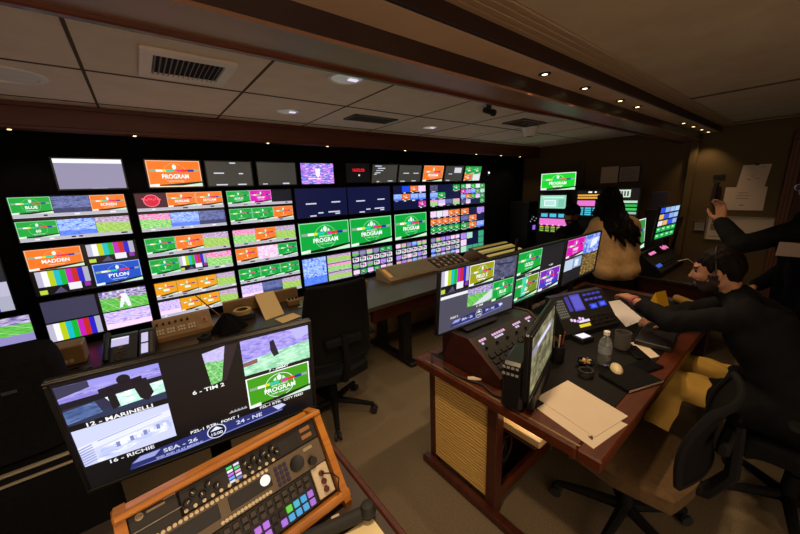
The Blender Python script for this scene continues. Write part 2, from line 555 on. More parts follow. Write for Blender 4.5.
# left ceiling of lay-in tiles with dark joints
b = MB(); b.box(-1.46, 5.0, 1.07, 3.05, 2.256, 2.33, 1)
xs = [-1.46] + [-.085 + .638 * k for k in range(-2, 9) if -1.46 < -.085 + .638 * k < 5] + [5.0]
ys = [1.07, 1.405, 2.04, 2.675, 3.05]
for i in range(len(xs) - 1):
    for j in range(len(ys) - 1):
        b.rbox(xs[i] + .004, xs[i + 1] - .004, ys[j] + .004, ys[j + 1] - .004, 2.25, 2.27, .003, 0)
for y in ys[1:-1]: b.box(-1.46, 5.0, y - .009, y + .009, 2.2485, 2.2565, 1)
for x in xs[1:-1]: b.box(x - .006, x + .006, 1.08, 3.05, 2.2487, 2.2565, 1)
struct(b.build('ceiling', [M_TILE, M_JOINT]))
# right ceiling of large flat panels
b = MB(); b.box(-1.46, 5.0, -1.7, .72, 2.236, 2.33, 1)
for x0, x1 in ((-1.46, .62), (.62, 3.06), (3.06, 4.78), (4.78, 5.0)):
    b.rbox(x0 + .012, x1 - .012, -1.7, .645, 2.225, 2.25, .002, 0)
for x in (.62, 3.06, 4.80): b.box(x - .018, x + .018, -1.7, .645, 2.2215, 2.226, 1)
for k in range(4):
    b.rbox(-1.46, 5.0, .648 + k * .028, .674 + k * .028, 2.222, 2.25, .003, 2)
struct(b.build('ceiling', [M_RCEIL, M_JOINT, M_PLANK]))
# long stepped beam between the two ceilings
b = MB()
b.box(-1.46, 5.0, .90, 1.07, 2.10, 2.11, 0)
b.box(-1.46, 5.0, .90, .915, 2.11, 2.18, 1)
b.box(-1.46, 5.0, 1.05, 1.07, 2.11, 2.32, 0)
b.rbox(-1.46, 5.0, 1.052, 1.078, 2.088, 2.112, .004, 3)
b.box(-1.46, 5.0, .765, .915, 2.172, 2.19, 2)
b.box(-1.46, 5.0, .755, .77, 2.172, 2.30, 1)
b.box(-1.46, 5.0, .90, 1.05, 2.19, 2.32, 1)
struct(b.build('trim_1', [M_GLOSS, M_RISER, M_SOFF, M_WOOD]))
# soffit over the screen wall
b = MB()
b.box(-1.46, 5.0, 2.79, 2.81, 2.11, 2.25, 0)
b.rbox(-1.46, 5.0, 2.782, 2.80, 2.222, 2.25, .004, 0)
b.box(-1.46, 5.0, 2.81, 3.05, 2.125, 2.25, 1)
b.rbox(-1.46, 5.0, 2.775, 2.85, 2.104, 2.125, .003, 0)
struct(b.build('trim_2', [M_SOFW, M_BACK]))
# tan kick panel under the screens
struct(MB().box(-1.46, 5.0, 3.0, 3.05, 0, .70).build('baseboard_back', M_TANKICK))
struct(MB().rbox(4.955, 5.0, .915, .985, 0, 2.17, .006).build('trim_3', M_FABW))
b = MB()
for y0, y1, z0, z1 in ((.15, .235, 0, 2.02), (-.85, .235, 2.02, 2.1), (-.93, -.85, 0, 2.1)): b.rbox(4.96, 5.0, y0, y1, z0, z1, .006)
b.box(4.985, 5.0, -.85, .15, 0, 2.02, 1)
struct(b.build('door_1', [M_DOORW, M_WOODD]))

# ------------------------------------------------------------------ lights of the room
WARM = (1.0, .70, .40)
def spot(name, loc, watts, ang=110, blend=.6, col=WARM, aim=(0, 0, -1), rad=.025):
    l = bpy.data.lights.new(name, 'SPOT'); l.energy = watts; l.spot_size = math.radians(ang); l.spot_blend = blend
    l.color = col; l.shadow_soft_size = rad
    o = bpy.data.objects.new(name, l); COL.objects.link(o); o.location = loc
    o.rotation_euler = Vector(aim).to_track_quat('-Z', 'Y').to_euler()
    return o
# small downlights in the beam
M_LAMP = glow('#ffe9a8', 4.0)
BEAMX = [1.50, 1.90, 2.38, 2.68, 3.85, 4.20, 4.55, 4.85]
WH = ['nearest the camera', 'second from the near end', 'third from the near end', 'fourth from the near end', 'first of the far group of four', 'second of the far group of four', 'third of the far group of four', 'last before the end wall']
for i, x in enumerate(BEAMX):
    t = thing('downlight', 'small lit downlight in the long ceiling beam, ' + WH[i], 'downlight', (x, .835, 2.172), 0, 'downlights in the beam')
    MB().lathe([(.017, -.004), (.026, -.004), (.026, .0), (.017, .0)], 20).build('trim_ring', M_DARKMETAL, t)
    MB().lathe([(0.0001, -.006), (.010, -.005), (.0165, -.001)], 20).build('lamp', M_LAMP, t, smooth=True)
    spot('downlight_beam', (x, .835, 2.155), 15 if i < 4 else 5, 96)
# ceiling lamps further forward over the two front desks, and an added light brightening the open desk bay
spot('bay_fill_light', (1.42, .72, .69), 3.0, 150, .8, rad=.03)
spot('front_ceiling_lamp', (.42, .58, 2.19), 42, 140, .8, rad=.05)
spot('front_ceiling_lamp', (-.55, .30, 2.20), 10, 135, .8, rad=.05)
SOFX = [-.48, .06, .90, 1.42, 2.32, 3.50, 4.03, 4.50]
for i, x in enumerate(SOFX):
    t = thing('soffit_light', 'tiny lit spot under the wooden soffit over the screens, number %s from the left' % ['one', 'two', 'three', 'four', 'five', 'six', 'seven', 'eight'][i], 'spotlight', (x, 2.812, 2.1065), 0, 'soffit lights')
    MB().lathe([(.012, -.004), (.018, -.004), (.018, .0), (.012, .0)], 16).build('trim_ring', M_DARKMETAL, t)
    MB().lathe([(0.0001, -.007), (.008, -.006), (.0115, -.001)], 16).build('lamp', M_LAMP, t, smooth=True)
    spot('soffit_beam', (x, 2.812, 2.09), 2.0, 130, col=(1, .75, .5))
# recessed round ceiling lights
for i, (x, y, r, lit, lb) in enumerate([(.92, 1.55, .10, .8, 'large round recessed ceiling light beside the glossy beam'), (.91, 2.34, .085, .7, 'round recessed ceiling light nearest the left soffit'),
        (2.23, 2.33, .08, 1.2, 'round recessed ceiling light glowing pale, beyond the flat vent'), (2.95, 2.36, .08, .12, 'unlit round recessed ceiling light beside the white sensor'),
        (-.36, 2.27, .14, .15, 'round white ceiling speaker cut by the left edge of the picture')]):
    t = thing('ceiling_light' if i < 4 else 'ceiling_speaker', lb, 'ceiling light' if i < 4 else 'speaker', (x, y, 2.2495), 0, 'recessed ceiling lights' if i < 4 else None)
    MB().lathe([(r * .78, .0), (r * .8, -.006), (r * .96, -.006), (r, 0)], 32).build('ring', M_WHITEM, t, smooth=True)
    MB().lathe([(.0001, -.002), (r * .4, -.002), (r * .79, -.001)], 28).build('diffuser' if i < 4 else 'grille', glow('#c9bfb0', lit * .35) if i < 4 else M_WHITEM, t, smooth=True)
    if i < 4 and lit > .5:
        spot('recessed_lamp', (x, y, 2.235), 8, 150, .9, col=(1, .85, .7), rad=.05)
        MB().rbox(r * .1, r * .6, -r * .15, r * .15, -.008, -.003, .002).build('lamp', glow('#efe6ff', .8), t)
# vents
t = thing('ceiling_vent', 'white framed louvred air vent in the ceiling at upper left', 'vent', (.27, 1.79, 2.25), 0, 'ceiling vents')
b = MB()
for x0, x1, y0, y1 in ((-.17, .17, .12, .17), (-.17, .17, -.17, -.12), (-.17, -.125, -.12, .12), (.125, .17, -.12, .12)): b.rbox(x0, x1, y0, y1, -.014, 0, .003)
b.build('frame', M_WHITEM, t)
MB().box(-.125, .125, -.12, .12, -.003, -.001).build('throat', mat('vent_throat', (.01, .01, .01), .9), t)
b = MB()
for k in range(13):
    x = -.115 + k * .019
    b.box(-.0012, .0012, -.12, .12, -.012, .008, 0, Matrix.Translation((x, 0, -.004)) @ Matrix.Rotation(.6, 4, 'Y'))
b.build('louvres', mat('louvre_grey', '#8f8982', .6), t)
for i, (x, y, a, d, lb) in enumerate([(1.55, 2.28, .2, .09, 'flat grey slot vent in the ceiling between two round lights'), (2.88, 1.77, .19, .11, 'flat dark slot vent in the ceiling next to the white sensor')]):
    t = thing('ceiling_vent', lb, 'vent', (x, y, 2.25), 0, 'ceiling vents')
    b = MB()
    for x0, x1, y0, y1 in ((-a, a, d - .02, d), (-a, a, -d, -d + .02), (-a, -a + .03, -d, d), (a - .03, a, -d, d)): b.rbox(x0, x1, y0, y1, -.01, 0, .002)
    b.build('frame', mat('vent_frame_grey', '#5c5048', .6), t)
    b = MB()
    for k in range(5):
        y_ = -d + .03 + k * (2 * d - .06) / 4
        b.box(-a + .03, a - .03, y_ - .006, y_ + .006, -.007, 0)
    b.build('louvres', M_LOUVRE, t)
t = thing('ceiling_sensor', 'white conical sensor hanging below the far ceiling vent', 'sensor', (3.16, 1.88, 2.25))
MB().lathe([(.045, -.085), (.05, -.08), (.075, -.012), (.08, 0)], 24).build('body', M_WHITEM, t, smooth=True)
MB().lathe([(.0001, -.088), (.03, -.087), (.044, -.083)], 24).build('lens', M_LOUVRE, t, smooth=True)
t = thing('security_camera', 'small black camera hanging from the ceiling beside the beam', 'camera', (2.02, 1.52, 2.25))
MB().cyl((0, 0, 0), (0, 0, -.03), .018).build('mount', M_BLACK, t)
b = MB(); b.cyl((-.05, 0, -.04), (.02, -.015, -.052), .018, .018); b.cyl((.02, -.015, -.052), (.04, -.02, -.056), .023, .021)
b.build('body', M_BLACK, t, smooth=True)

# ================================================================== SCREEN WALL
def a2(c):
    slide(c.sub(0, .0, .47, .45), O, 'MADDEN', 1); bars(c.sub(.03, .48, .49, 1.0))
    bars(c.sub(.52, -.02, .98, .43)); slide(c.sub(.53, .47, 1, .98), BL, 'PYLON', 1)
def a3(c):
    c.rect(0, 0, .48, .52, '#3c3a52'); bars(c.sub(0, .56, .48, 1.02), False)
    t = c.sub(.52, 0, 1, .52); t.rect(0, 0, 1, 1, F1())
    t.poly([(.44, .2), (.56, .2), (.6, .5), (.62, .9), (.55, .9), (.5, .6), (.42, .9), (.36, .9), (.42, .5)], '#e8ecf4', 2)
    t.poly([(.36, .38), (.44, .3), (.45, .4), (.38, .46)], '#c06030', 3)
    for i in range(6): t.rect(.08 + i * .15, .03, .12 + i * .15, .13, '#d8dce8', 2)
    c.sub(.52, .55, 1, 1).rect(0, 0, 1, 1, S2())
def o1(c):
    c.rect(0, 0, 1, .45, '#20222c'); c.rect(0, .45, 1, .72, '#b8b4cc'); bars(c.sub(0, .72, 1, 1), False)
def o2(c):
    tile(c.sub(0, 0, 1, .7), 'f1'); c.rect(0, .7, 1, 1, '#9088c0')
def prog(c): slide(c, G, 'PROGRAM', 2); c.rect(.38, 1.0, .62, 1.012, '#d8e8d8', 5)
def navy(c):
    c.rect(0, 0, 1, 1, NV)
    for x, y, w_ in ((.18, .50, .2), (.68, .48, .18), (.24, .93, .12), (.40, .84, .1), (.60, .83, .24), (.74, .90, .1)): c.rect(x, y, x + w_, y + .045, '#c8ccdc', 2)
def d3(c):
    c.rect(0, 0, 1, 1, NV, .5); c.sub(0, .02, .46, .98).rect(0, 0, 1, 1, S1())
    for k, q in enumerate(('f2', 's2', 'f3')): labelled_row(c.sub(.49, .02 + k * .33, 1, .32 + k * .33), ['f2' if k != 1 else 'f3'], 0, .15)
def chips(c):   # rows of small white-and-black tiles with coloured flags
    c.rect(0, 0, 1, 1, NV, .5)
    for j in range(4):
        for i in range(6):
            x = i / 6; y = j / 4
            q = c.sub(x + .012, y + .03, x + .155, y + .2)
            if j in (1,) or (j == 2 and i % 2):
                q.rect(0, 0, 1, 1, '#dfe8e4'); q.rect(.1, .1, .45, .5, '#101018', 2); q.rect(.5, .2, .8, .75, '#c83098', 2); q.rect(.15, .6, .4, .9, '#20a068', 2)
            else: tile(q, R.choice(['s1', 's2', 'f1', 'f3', 'b2', 'b3', 'G', '#8a80b0']), 0)
            c.rect(x + .03, y + .215, x + .11, y + .235, '#9090a8', 2)
Z1, Z2, Z3 = 1.472, 1.125, .805
H1, H2, H3 = .270, .295, .275
colx = {'A': (-.605, -.065), 'B': (-.01, .545), 'C': (.578, 1.112), 'D': (1.145, 1.68), 'E': (1.695, 2.235), 'F': (2.285, 2.785), 'G': (2.855, 3.405), 'H': (3.425, 3.935), 'O': (-1.24, -.70)}
WALL = [
 ('A', 1, two_bank([(G, 'BLUE'), 's3', (O, 'SCREEN')], [(G, '60'), 's1', 'f2'], 1), 'wall screen with a green BLUE slate over a green 60 slate'),
 ('A', 2, a2, 'wall screen split into orange MADDEN slate, colour bars and blue PYLON slate'),
 ('A', 3, a3, 'wall screen with a blank grey quarter and a white-clad player on a field'),
 ('B', 1, two_bank(['red', (O, 'SIDELINE'), (O, 'SKYCAM')], ['f3', 's1', 's3'], 1), 'wall screen with a round red picture at its upper left'),
 ('B', 2, two_bank([(G, '5'), (O, '15'), 'f2'], [(G, '7'), 'bars', 'f3'], 1), 'wall screen with green, orange and field pictures over small colour bars'),
 ('B', 3, two_bank(['A', 'A', 'A', 'f2'], ['s2', 'A', 'A', 'f2'], 0), 'wall screen of orange slates just above the button panel'),
 ('C', 1, two_bank([(G, 'GOLD'), (MG, 'WHIP'), 'dark'], [(G, '3'), (G, '2'), (O, '1')], 1), 'wall screen with a magenta slate between green GOLD and a dark picture'),
 ('C', 2, two_bank(['f3', (O, '8'), 'f2'], [(O, '9'), 'b3', (G, '4')], 1), 'wall screen mixing pink stadium, orange and green pictures, left of the lower green programme slate'),
 ('C', 3, two_bank([(G, '10'), (G, '11'), (G, '12')], ['s2', 's3', 'f2'], 1), 'wall screen with a row of three green slates behind the loose papers'),
 ('D', 1, navy, 'navy wall screen with faint white marks, directly over the largest-looking green PROGRAM slate'),
 ('D', 2, prog, 'wall screen filled by a green PROGRAM slate, first of three from the left'),
 ('D', 3, d3, 'wall screen with a tall blue crowd picture beside three field strips'),
 ('E', 1, navy, 'navy wall screen with faint white marks, second one under the red tally clock'),
 ('E', 2, prog, 'wall screen filled by a green PROGRAM slate, middle of three'),
 ('E', 3, chips, 'wall screen of tiny flagged tiles under the middle PROGRAM slate'),
 ('F', 1, mosaic([[None, '#1848e0', 'O', 'b3'], ['s1', 'O', 's1', 's1'], [None, None, None, 'M']], NV, .8), 'wall screen mosaic with a bright blue tile and a magenta tile'),
 ('F', 2, prog, 'wall screen filled by a green PROGRAM slate, last of three to the right'),
 ('F', 3, chips, 'wall screen of tiny flagged tiles under the right-hand PROGRAM slate'),
 ('G', 1, mosaic([['b1', None, None, 'G'], ['s1', 'G', None, None], ['f3', 's2', 's3', 'f3']], NV, .85), 'wall mosaic with two green tiles on navy, right of the blue-and-magenta mosaic'),
 ('G', 2, mosaic([['b3', '#d8e4e4', 'b3', 'O', 'O'], ['O', 'O', 'O', 'O', 'O'], ['G', 'G', 'G', 'G', 'G']], NV, .82), 'wall mosaic with full rows of orange and green tiles'),
 ('G', 3, chips, 'wall screen of tiny flagged tiles, in the column next to the last'),
 ('H', 1, mosaic([['G', '#d8e4e4', 'G', '#d8e4e4', 'G'], ['M', 'b2', 's1', 'G', '#a8e0c0'], ['s1', 'O', 'G', 's2', 'G'], ['b1', 's2', None, None, 'G']], NV, .82), 'wall mosaic of small mint and white tiles at the top of the last column'),
 ('H', 2, mosaic([['O', None, 'b2'], ['s3', 'O', None], ['G', 'O', 's1']], NV, .86), 'wall mosaic with orange tiles down a diagonal in the last column'),
 ('H', 3, mosaic([['b2', '#a8d8c0', None, '#38a078'], ['b3', None, None, '#38a078'], ['#a8d8c0', '#38a078', '#38a078', '#38a078']], NV, .95), 'wall mosaic framed by teal tiles at the bottom of the last column'),
]
for c_, r_, d_, lb in WALL:
    x0, x1 = colx[c_]; z = (Z1, Z2, Z3)[r_ - 1]; h = (H1, H2, H3)[r_ - 1]
    monitor('wall_monitor', x1 - x0, h, lb, 'monitor', ((x0 + x1) / 2, 3.0, z), d_, group='screens of the monitor wall', bez=.006 if c_ != 'O' else .01)
monitor('wall_monitor', .54, .33, 'dim wall screen with colour bars, cut by the left edge of the picture', 'monitor', (-.98, 3.0, 1.065), o1, group='screens of the monitor wall', bez=.008)
monitor('wall_monitor', .50, .17, 'small wall screen with a green field picture, lowest at the left edge', 'monitor', (-.915, 3.0, .85), o2, group='screens of the monitor wall', bez=.008)

# strip of smaller screens leaning forward above the wall
def blank_lav(c): c.rect(0, 0, 1, 1, '#8d89a6'); c.rect(0, 0, 1, .14, '#eeeef8', 2); c.rect(.46, .985, .7, 1.05, '#c0c0d0', 3)
def orange_prog(c): slide(c, O, 'PROGRAM', 1); c.rect(.1, .96, .8, 1.02, '#ffe8c0', 5)
GREY = '#3a3833'
def gtext(ds): return marks(GREY, ds)
def multi(c):
    c.rect(0, 0, 1, 1, '#58b070', .5); tile(c.sub(.0, 0, .5, .5), 'G'); tile(c.sub(.5, .02, 1, .5), 'G'); tile(c.sub(0, .55, .5, 1), 'O'); c.rect(.55, .55, 1, 1, '#dcdce4', 2)
TOP = [(-.37, blank_lav, 'small upper screen glowing blank lavender with a white top band'),
       (.09, orange_prog, 'small upper screen with an orange PROGRAM slate, second from the left'),
       (.46, gtext([(.52, .03, .13, .05), (.15, .45, .22, .05), (.70, .47, .1, .05), (.17, .93, .25, .05), (.65, .93, .2, .05)]), 'small upper grey screen with five faint words, right beside the left orange slate'),
       (.84, gtext([(.62, .92, .18, .06), (.1, .94, .12, .04)]), 'small upper grey screen nearly empty, left of the violet-blue screen'),
       (1.22, lambda c: (c.rect(0, 0, 1, 1, B2()), c.poly([(.42, .25), (.58, .25), (.56, .6), (.5, .7), (.44, .6)], '#f4e8ff', 3), c.rect(.2, .72, .6, .77, '#ffe0ff', 3), c.rect(.35, .97, .55, 1.04, '#c8c8e0', 3)), 'small upper screen glowing violet and blue with a white emblem'),
       (1.99, marks(GREY, [(.1, .05, .25, .05), (.2, .17, .3, .05), (.15, .3, .28, .04), (.12, .42, .2, .05), (.08, .5, .1, .05), (.2, .92, .1, .05), (.65, .9, .2, .05)]), 'small upper grey screen with a list of words in its corner'),
       (2.35, gtext([(.2, .45, .25, .05), (.65, .45, .25, .05), (.1, .93, .2, .05), (.6, .92, .2, .05)]), 'small upper grey screen with two words at mid height, left of the right orange slate'),
       (2.72, lambda c: slide(c, O, 'PROGRAM', 1), 'small upper screen with an orange PROGRAM slate, right one of the two'),
       (3.09, marks(GREY, [(.2, .5, .2, .05), (.5, .1, .4, .35), (.1, .93, .2, .05)]), 'small upper grey screen with a pale block, between orange slate and green quad'),
       (3.46, multi, 'small upper screen split into green, orange and white, last on the right')]
for x, d_, lb in TOP:
    monitor('strip_monitor', .33, .185, lb, 'monitor', (x + .165, 2.99, 1.785), d_, tilt=.03 if x < 1.5 else .24, group='small screens above the wall', bez=.010, dep=.03)
t = thing('tally_clock', 'black clock panel with red digits between the small upper screens', 'clock', (1.84, 2.99, 1.785))
MB().rbox(-.15, .15, .003, .04, 0, .2, .004).build('casing', M_BEZEL, t)
c = Canvas(.3, .2, .002); c.rect(.03, .03, .97, .97, '#08080a', 0); c.text('16:02:58', .5, .36, .16, '#ff2030', 2); c.rect(.48, .58, .54, .66, '#e8e0e0', 2); c.build('display', t)
t = thing('signal_lamp', 'tiny white indicator lamp on the black wall right of the upper screens', 'lamp', (4.05, 3.053, 1.88))
MB().rbox(-.035, .035, -.03, 0, -.04, .04, .006).build('box', M_BLACK, t)
MB().cyl((0, -.03, .01), (0, -.036, .01), .012).build('lamp', glow('#f0f0ff', 2), t)

# ================================================================== CONSOLES ALONG THE SCREEN WALL
M_TOP = mat('desk_top_laminate', '#3b2a20', .3, col2='#32231a', scale=5, spec=.5)
M_EDGE = mat('bronze_edge', '#8a7350', .35, metal=.5, var=.2)
M_TANP = mat('tan_panel_paint', '#a8814e', .5, var=.15, scale=20)
M_KEY = mat('dark_key', '#1c1a1a', .5, var=.2)
M_KEYL = mat('pale_key', '#dccdae', .5, var=.1)
M_PAPER = mat('paper_white', '#d8c8b4', .9, spec=.1, var=.04, scale=8)
M_PAPERW = mat('paper_bright', '#e6e0da', .9, spec=.1, var=.04, scale=8)
M_MANILA = mat('paper_manila', '#f2cc8c', .9, spec=.1, var=.05, scale=8)
M_TAPE = mat('masking_tape', '#c2a25c', .8, var=.1)
M_CLOTHB = mat('black_cloth', (.010, .010, .011), .95, spec=.1, var=.4, scale=60)
M_RUBBER = mat('black_rubber', (.015, .015, .015), .7, var=.2)

t = thing('console_desk', 'dark laminate console desk below the left half of the screen wall', 'desk', (0, 0, 0))
b = MB(); b.rbox(-1.38, 1.02, 2.22, 2.985, .715, .75, .006); b.build('worktop', M_TOP, t)
MB().rbox(-1.38, 1.02, 2.208, 2.222, .705, .752, .004).build('edge_strip', M_EDGE, t)
MB().box(-1.36, 1.0, 2.55, 2.57, 0, .715).build('front_panel', M_WOODD, t)
for x in (-1.36, .97): MB().rbox(x, x + .04, 2.28, 2.95, 0, .715, .004).build('leg', M_DARKMETAL, t)

t = thing('ledge_board', 'low tan board standing along the back of the console behind the leaning paper', 'board', (.71, 2.89, .75))
MB().rbox(-.31, .31, -.02, .02, 0, .11, .004).build('board', M_TANP, t)
t = thing('console_table', 'long glossy dark table on black legs below the right half of the wall screens', 'table')
top = [(1.34, 2.16), (4.37, 2.16), (4.37, 2.985), (1.28, 2.985), (1.28, 2.24), (1.295, 2.185)]
MB().plate(top, .72, .755).build('worktop', mat('glossy_table_top', '#5a493c', .42, col2='#4d3e33', scale=4, spec=.55), t)
fas = [(1.40, 2.19), (4.35, 2.19), (4.35, 2.24), (1.40, 2.24)]
MB().plate(fas, .60, .72).build('apron', M_WOODD, t)
for x in (1.86, 3.7):
    b = MB(); b.rbox(x - .05, x + .05, 2.30, 2.40, .04, .72, .008); b.rbox(x - .05, x + .05, 2.70, 2.78, .04, .72, .008); b.rbox(x - .05, x + .05, 2.20, 2.92, 0, .05, .015)
    b.build('leg', M_DARKMETAL, t)

def grid_keys(name, parent, nx, ny, x0, x1, z0, z1, mats, T=None, y=0.0, h=.006, gap=.25, rot=(0, 0, 0), loc=(0, 0, 0), skip=0.0, label=None):
    """individual keys standing on a panel in local xz facing -y; one mesh per key, shared data"""
    px = (x1 - x0) / nx; pz = (z1 - z0) / ny
    cache = {}
    Rm = Euler(rot).to_matrix()
    for j in range(ny):
        for i in range(nx):
            if R.random() < skip: continue
            mm = mats(i, j) if callable(mats) else mats
            if mm is None: continue
            if mm not in cache:
                cache[mm] = MB().rbox(-px * (1 - gap) / 2, px * (1 - gap) / 2, -h, 0, -pz * (1 - gap) / 2, pz * (1 - gap) / 2, .0015).mesh(name, mm)
            p = Vector(loc) + Rm @ Vector((x0 + px * (i + .5), y, z0 + pz * (j + .5)))
            link(name, cache[mm], parent, p, rot)

def wedge(x0, x1, d, z0, z1, m, name, parent, back=.03):
    """sloping desk-top case, front edge at y=0, top rising from z0 to z1 over depth d"""
    b = MB(); b.prism([(0, 0), (d + back, 0), (d + back, z1), (d, z1), (0, z0)], x0, x1)
    return b.build(name, m, parent)

# desk phone with side module
t = thing('desk_phone', 'black desk phone with two-screen side module, left of the button panel', 'phone', (-.21, 2.44, .75), -.12)
sl = math.atan2(.12 - .02, .17)
wedge(-.12, .045, .17, .02, .12, M_BLACK, 'base', t)
rt = (-(PI / 2 - sl), 0, 0)
c = Canvas(.165, .19, 0); c.rect(.22, .06, .74, .40, '#b9b2da', 1); c.rect(.22, .06, .74, .11, '#e4e0f8', 2)
c.build('display', t, (-.0375, -.001, .021), rt)
MB().cyl((0, -.004, 0), (0, 0, 0), .012, n=20).build('navigation_key', mat('bronze_key', '#6b5a30', .4, .5), t, (-.035, .085, .069), rt)
grid_keys('key', t, 3, 4, -.03, .03, 0, .07, mat('phone_key', '#4a3c26', .5), rot=rt, loc=(-.035, .004, .022))
m_ = wedge(.055, .135, .17, .02, .12, M_BLACK, 'side_module', t)
c = Canvas(.08, .19, 0); c.rect(.12, .06, .56, .46, '#c4bce0', 1); c.rect(.12, .52, .56, .92, '#c4bce0', 1)
for k in range(8): c.rect(.68, .08 + k * .11, .86, .15 + k * .11, '#3a3020', 1)
c.build('module_display', t, (.095, -.001, .021), rt)
hs = MB(); hs.tube([(-.1, .0, .035), (-.1, .06, .085), (-.1, .12, .125), (-.1, .17, .14)], [.016, .012, .012, .018], 10); hs.build('handset', M_BLACK, t, smooth=True)

# intercom button panel
t = thing('button_panel', 'tan sloping intercom panel with white key blocks, right of the desk phone', 'panel', (.105, 2.62, .75), -.02)
wedge(-.175, .175, .12, .03, .12, M_TANP, 'case', t)
sl = math.atan2(.09, .12); rt = (-(PI / 2 - sl), 0, 0)
for k in range(4):
    grid_keys('key', t, 3, 2, -.165 + k * .062, -.115 + k * .062, .02, .07, M_KEYL, rot=rt, loc=(0, 0, .031))
for k in range(6):
    MB().cyl((0, -.012, 0), (0, 0, 0), .007, .008, n=12).build('knob', M_KEY, t, Vector((-.15 + k * .036, 0, .031)) + Euler(rt).to_matrix() @ Vector((0, 0, .11)), rt)
b = MB(); b.rbox(-.02, .02, -.004, 0, 0, .05, .002); b.rbox(-.008, .008, -.008, -.004, .01, .035, .002, 1); b.build('red_socket_plate', [mat('socket_plate', '#b58a60', .5), mat('red_socket', '#a03020', .4)], t, Vector((.13, 0, .031)) + Euler(rt).to_matrix() @ Vector((0, 0, .05)), rt)
# small tan box at the far left end
t = thing('key_box', 'small tan box with a row of white keys at the left end of the console', 'panel', (-.50, 2.62, .75), 0)
MB().rbox(-.1, .09, 0, .14, 0, .12, .006).build('case', M_TANP, t)
grid_keys('key', t, 5, 1, -.08, .04, .015, .045, M_KEYL, loc=(0, 0, 0))
t = thing('headphones', 'black headphones lying in front of the small tan box at left', 'headphones', (-.46, 2.46, .75), .4)
b = MB(); b.tube([(.06 * math.cos(a), .02 + .06 * math.sin(a), .012) for a in [PI * k / 12 for k in range(13)]], .007, 8); b.build('headband', M_BLACK, t, smooth=True)
for s in (-1, 1): MB().lathe([(.02, 0), (.03, .004), (.03, .018), (.018, .026)], 16).build('ear_cup', M_BLACK, t, (s * .06, .0, 0), smooth=True)

# black cloth bundle with rod
t = thing('cloth_bundle', 'black cloth bundle heaped on the console with a thin rod poking out', 'bag', (.36, 2.50, .75))
def heap(u, v):
    a = 2 * PI * u; r = math.sin(v * PI / 2)
    rad = .72 * (.15 + .03 * math.sin(3 * a + .5) + .02 * math.sin(5 * a)) * r
    return (rad * math.cos(a), rad * .75 * math.sin(a), .13 * (1 - r ** 1.6) * (1 + .12 * math.sin(4 * a + 2)) + .012 * math.sin(7 * a) * r * (1 - r))
b = MB(); b.grid(heap, 30, 9); b.build('cloth', M_CLOTHB, t, smooth=True)
MB().cyl((-.01, .01, .08), (-.15, .15, .27), .005, .004).build('rod', mat('bronze_rod', '#7a5a40', .4, .4), t)
t = thing('cable_coil', 'small black lump of coiled cable in front of the intercom panel', 'cable', (.20, 2.46, .75))
b = MB(); b.tube([((.035 + .006 * math.sin(5 * a)) * math.cos(a), (.03 + .004 * math.cos(3 * a)) * math.sin(a), .008 + .0012 * a) for a in [k * .3 for k in range(70)]], .006, 6); b.build('coil', M_RUBBER, t, smooth=True)
t = thing('tape_dispenser_box', 'low black box under the roll of masking tape', 'box', (.50, 2.70, .75))
MB().rbox(-.08, .08, -.06, .08, 0, .05, .006).build('case', M_BLACK, t)
t = thing('tape_roll', 'roll of yellowish masking tape beside the leaning paper', 'tape', (.50, 2.69, .80))
MB().lathe([(.042, 0), (.065, 0), (.065, .03), (.042, .03), (.042, 0)], 32).build('roll', M_TAPE, t, smooth=True)
MB().lathe([(.038, .001), (.042, .001), (.042, .031), (.038, .031), (.038, .001)], 32).build('core', mat('cardboard_core', '#6a4a2a', .9), t, smooth=True)
def sheet(name, label, cat, pts, m, z=.0, group=None, sag=0.0):
    """paper: four ground corners (counter-clockwise), real thickness"""
    cx = sum(p[0] for p in pts) / 4; cy = sum(p[1] for p in pts) / 4; zz = [p[2] if len(p) > 2 else z for p in pts]
    def fn(u, v):
        q = [(1 - u) * (1 - v), u * (1 - v), u * v, (1 - u) * v]
        return (sum(a * p[0] for a, p in zip(q, pts)) - cx, sum(a * p[1] for a, p in zip(q, pts)) - cy, sum(a * p for a, p in zip(q, zz)) - min(zz) + .0008 + sag * math.sin(u * PI) * v)
    b = MB(); b.grid(fn, 8, 8, thick=(0, 0, .0007))
    o = b.build(name, m, None, (cx, cy, min(zz)), smooth=True)
    return tag(o, label, cat, group)
sheet('paper_sheet', 'manila paper sheet leaning on the console ledge beside the tape roll', 'paper', [(.62, 2.52, .752), (.78, 2.56, .752), (.80, 2.855, .88), (.64, 2.855, .88)], M_MANILA)
sheet('paper_note', 'small manila note lying flat before the leaning sheet', 'paper', [(.70, 2.36), (.86, 2.40), (.84, 2.52), (.68, 2.49)], M_MANILA, .754)
t = thing('pen', 'thin pale pen lying right of the manila note', 'pen', (.98, 2.62, .754), .25)
MB().cyl((-.07, 0, .005), (.06, 0, .005), .0045).build('barrel', M_KEYL, t); MB().cyl((.06, 0, .005), (.072, 0, .005), .004, .001).build('tip', M_KEY, t)
t = thing('small_device', 'little tan gadget with knobs on the console, left of the mesh chair back', 'device', (.92, 2.74, .75))
MB().rbox(-.05, .05, -.04, .04, 0, .05, .006).build('case', M_TANP, t)
for k in range(3): MB().cyl((-.03 + k * .03, -.01, .05), (-.03 + k * .03, -.01, .07), .009).build('knob', M_KEY, t)
t = thing('small_device', 'little tan block behind the mesh chair, left of the switcher', 'device', (1.62, 2.74, .755))
MB().rbox(-.06, .06, -.05, .05, 0, .07, .008).build('case', M_TANP, t); MB().cyl((-.03, -.02, .07), (-.03, -.02, .1), .012).build('knob', M_KEY, t)

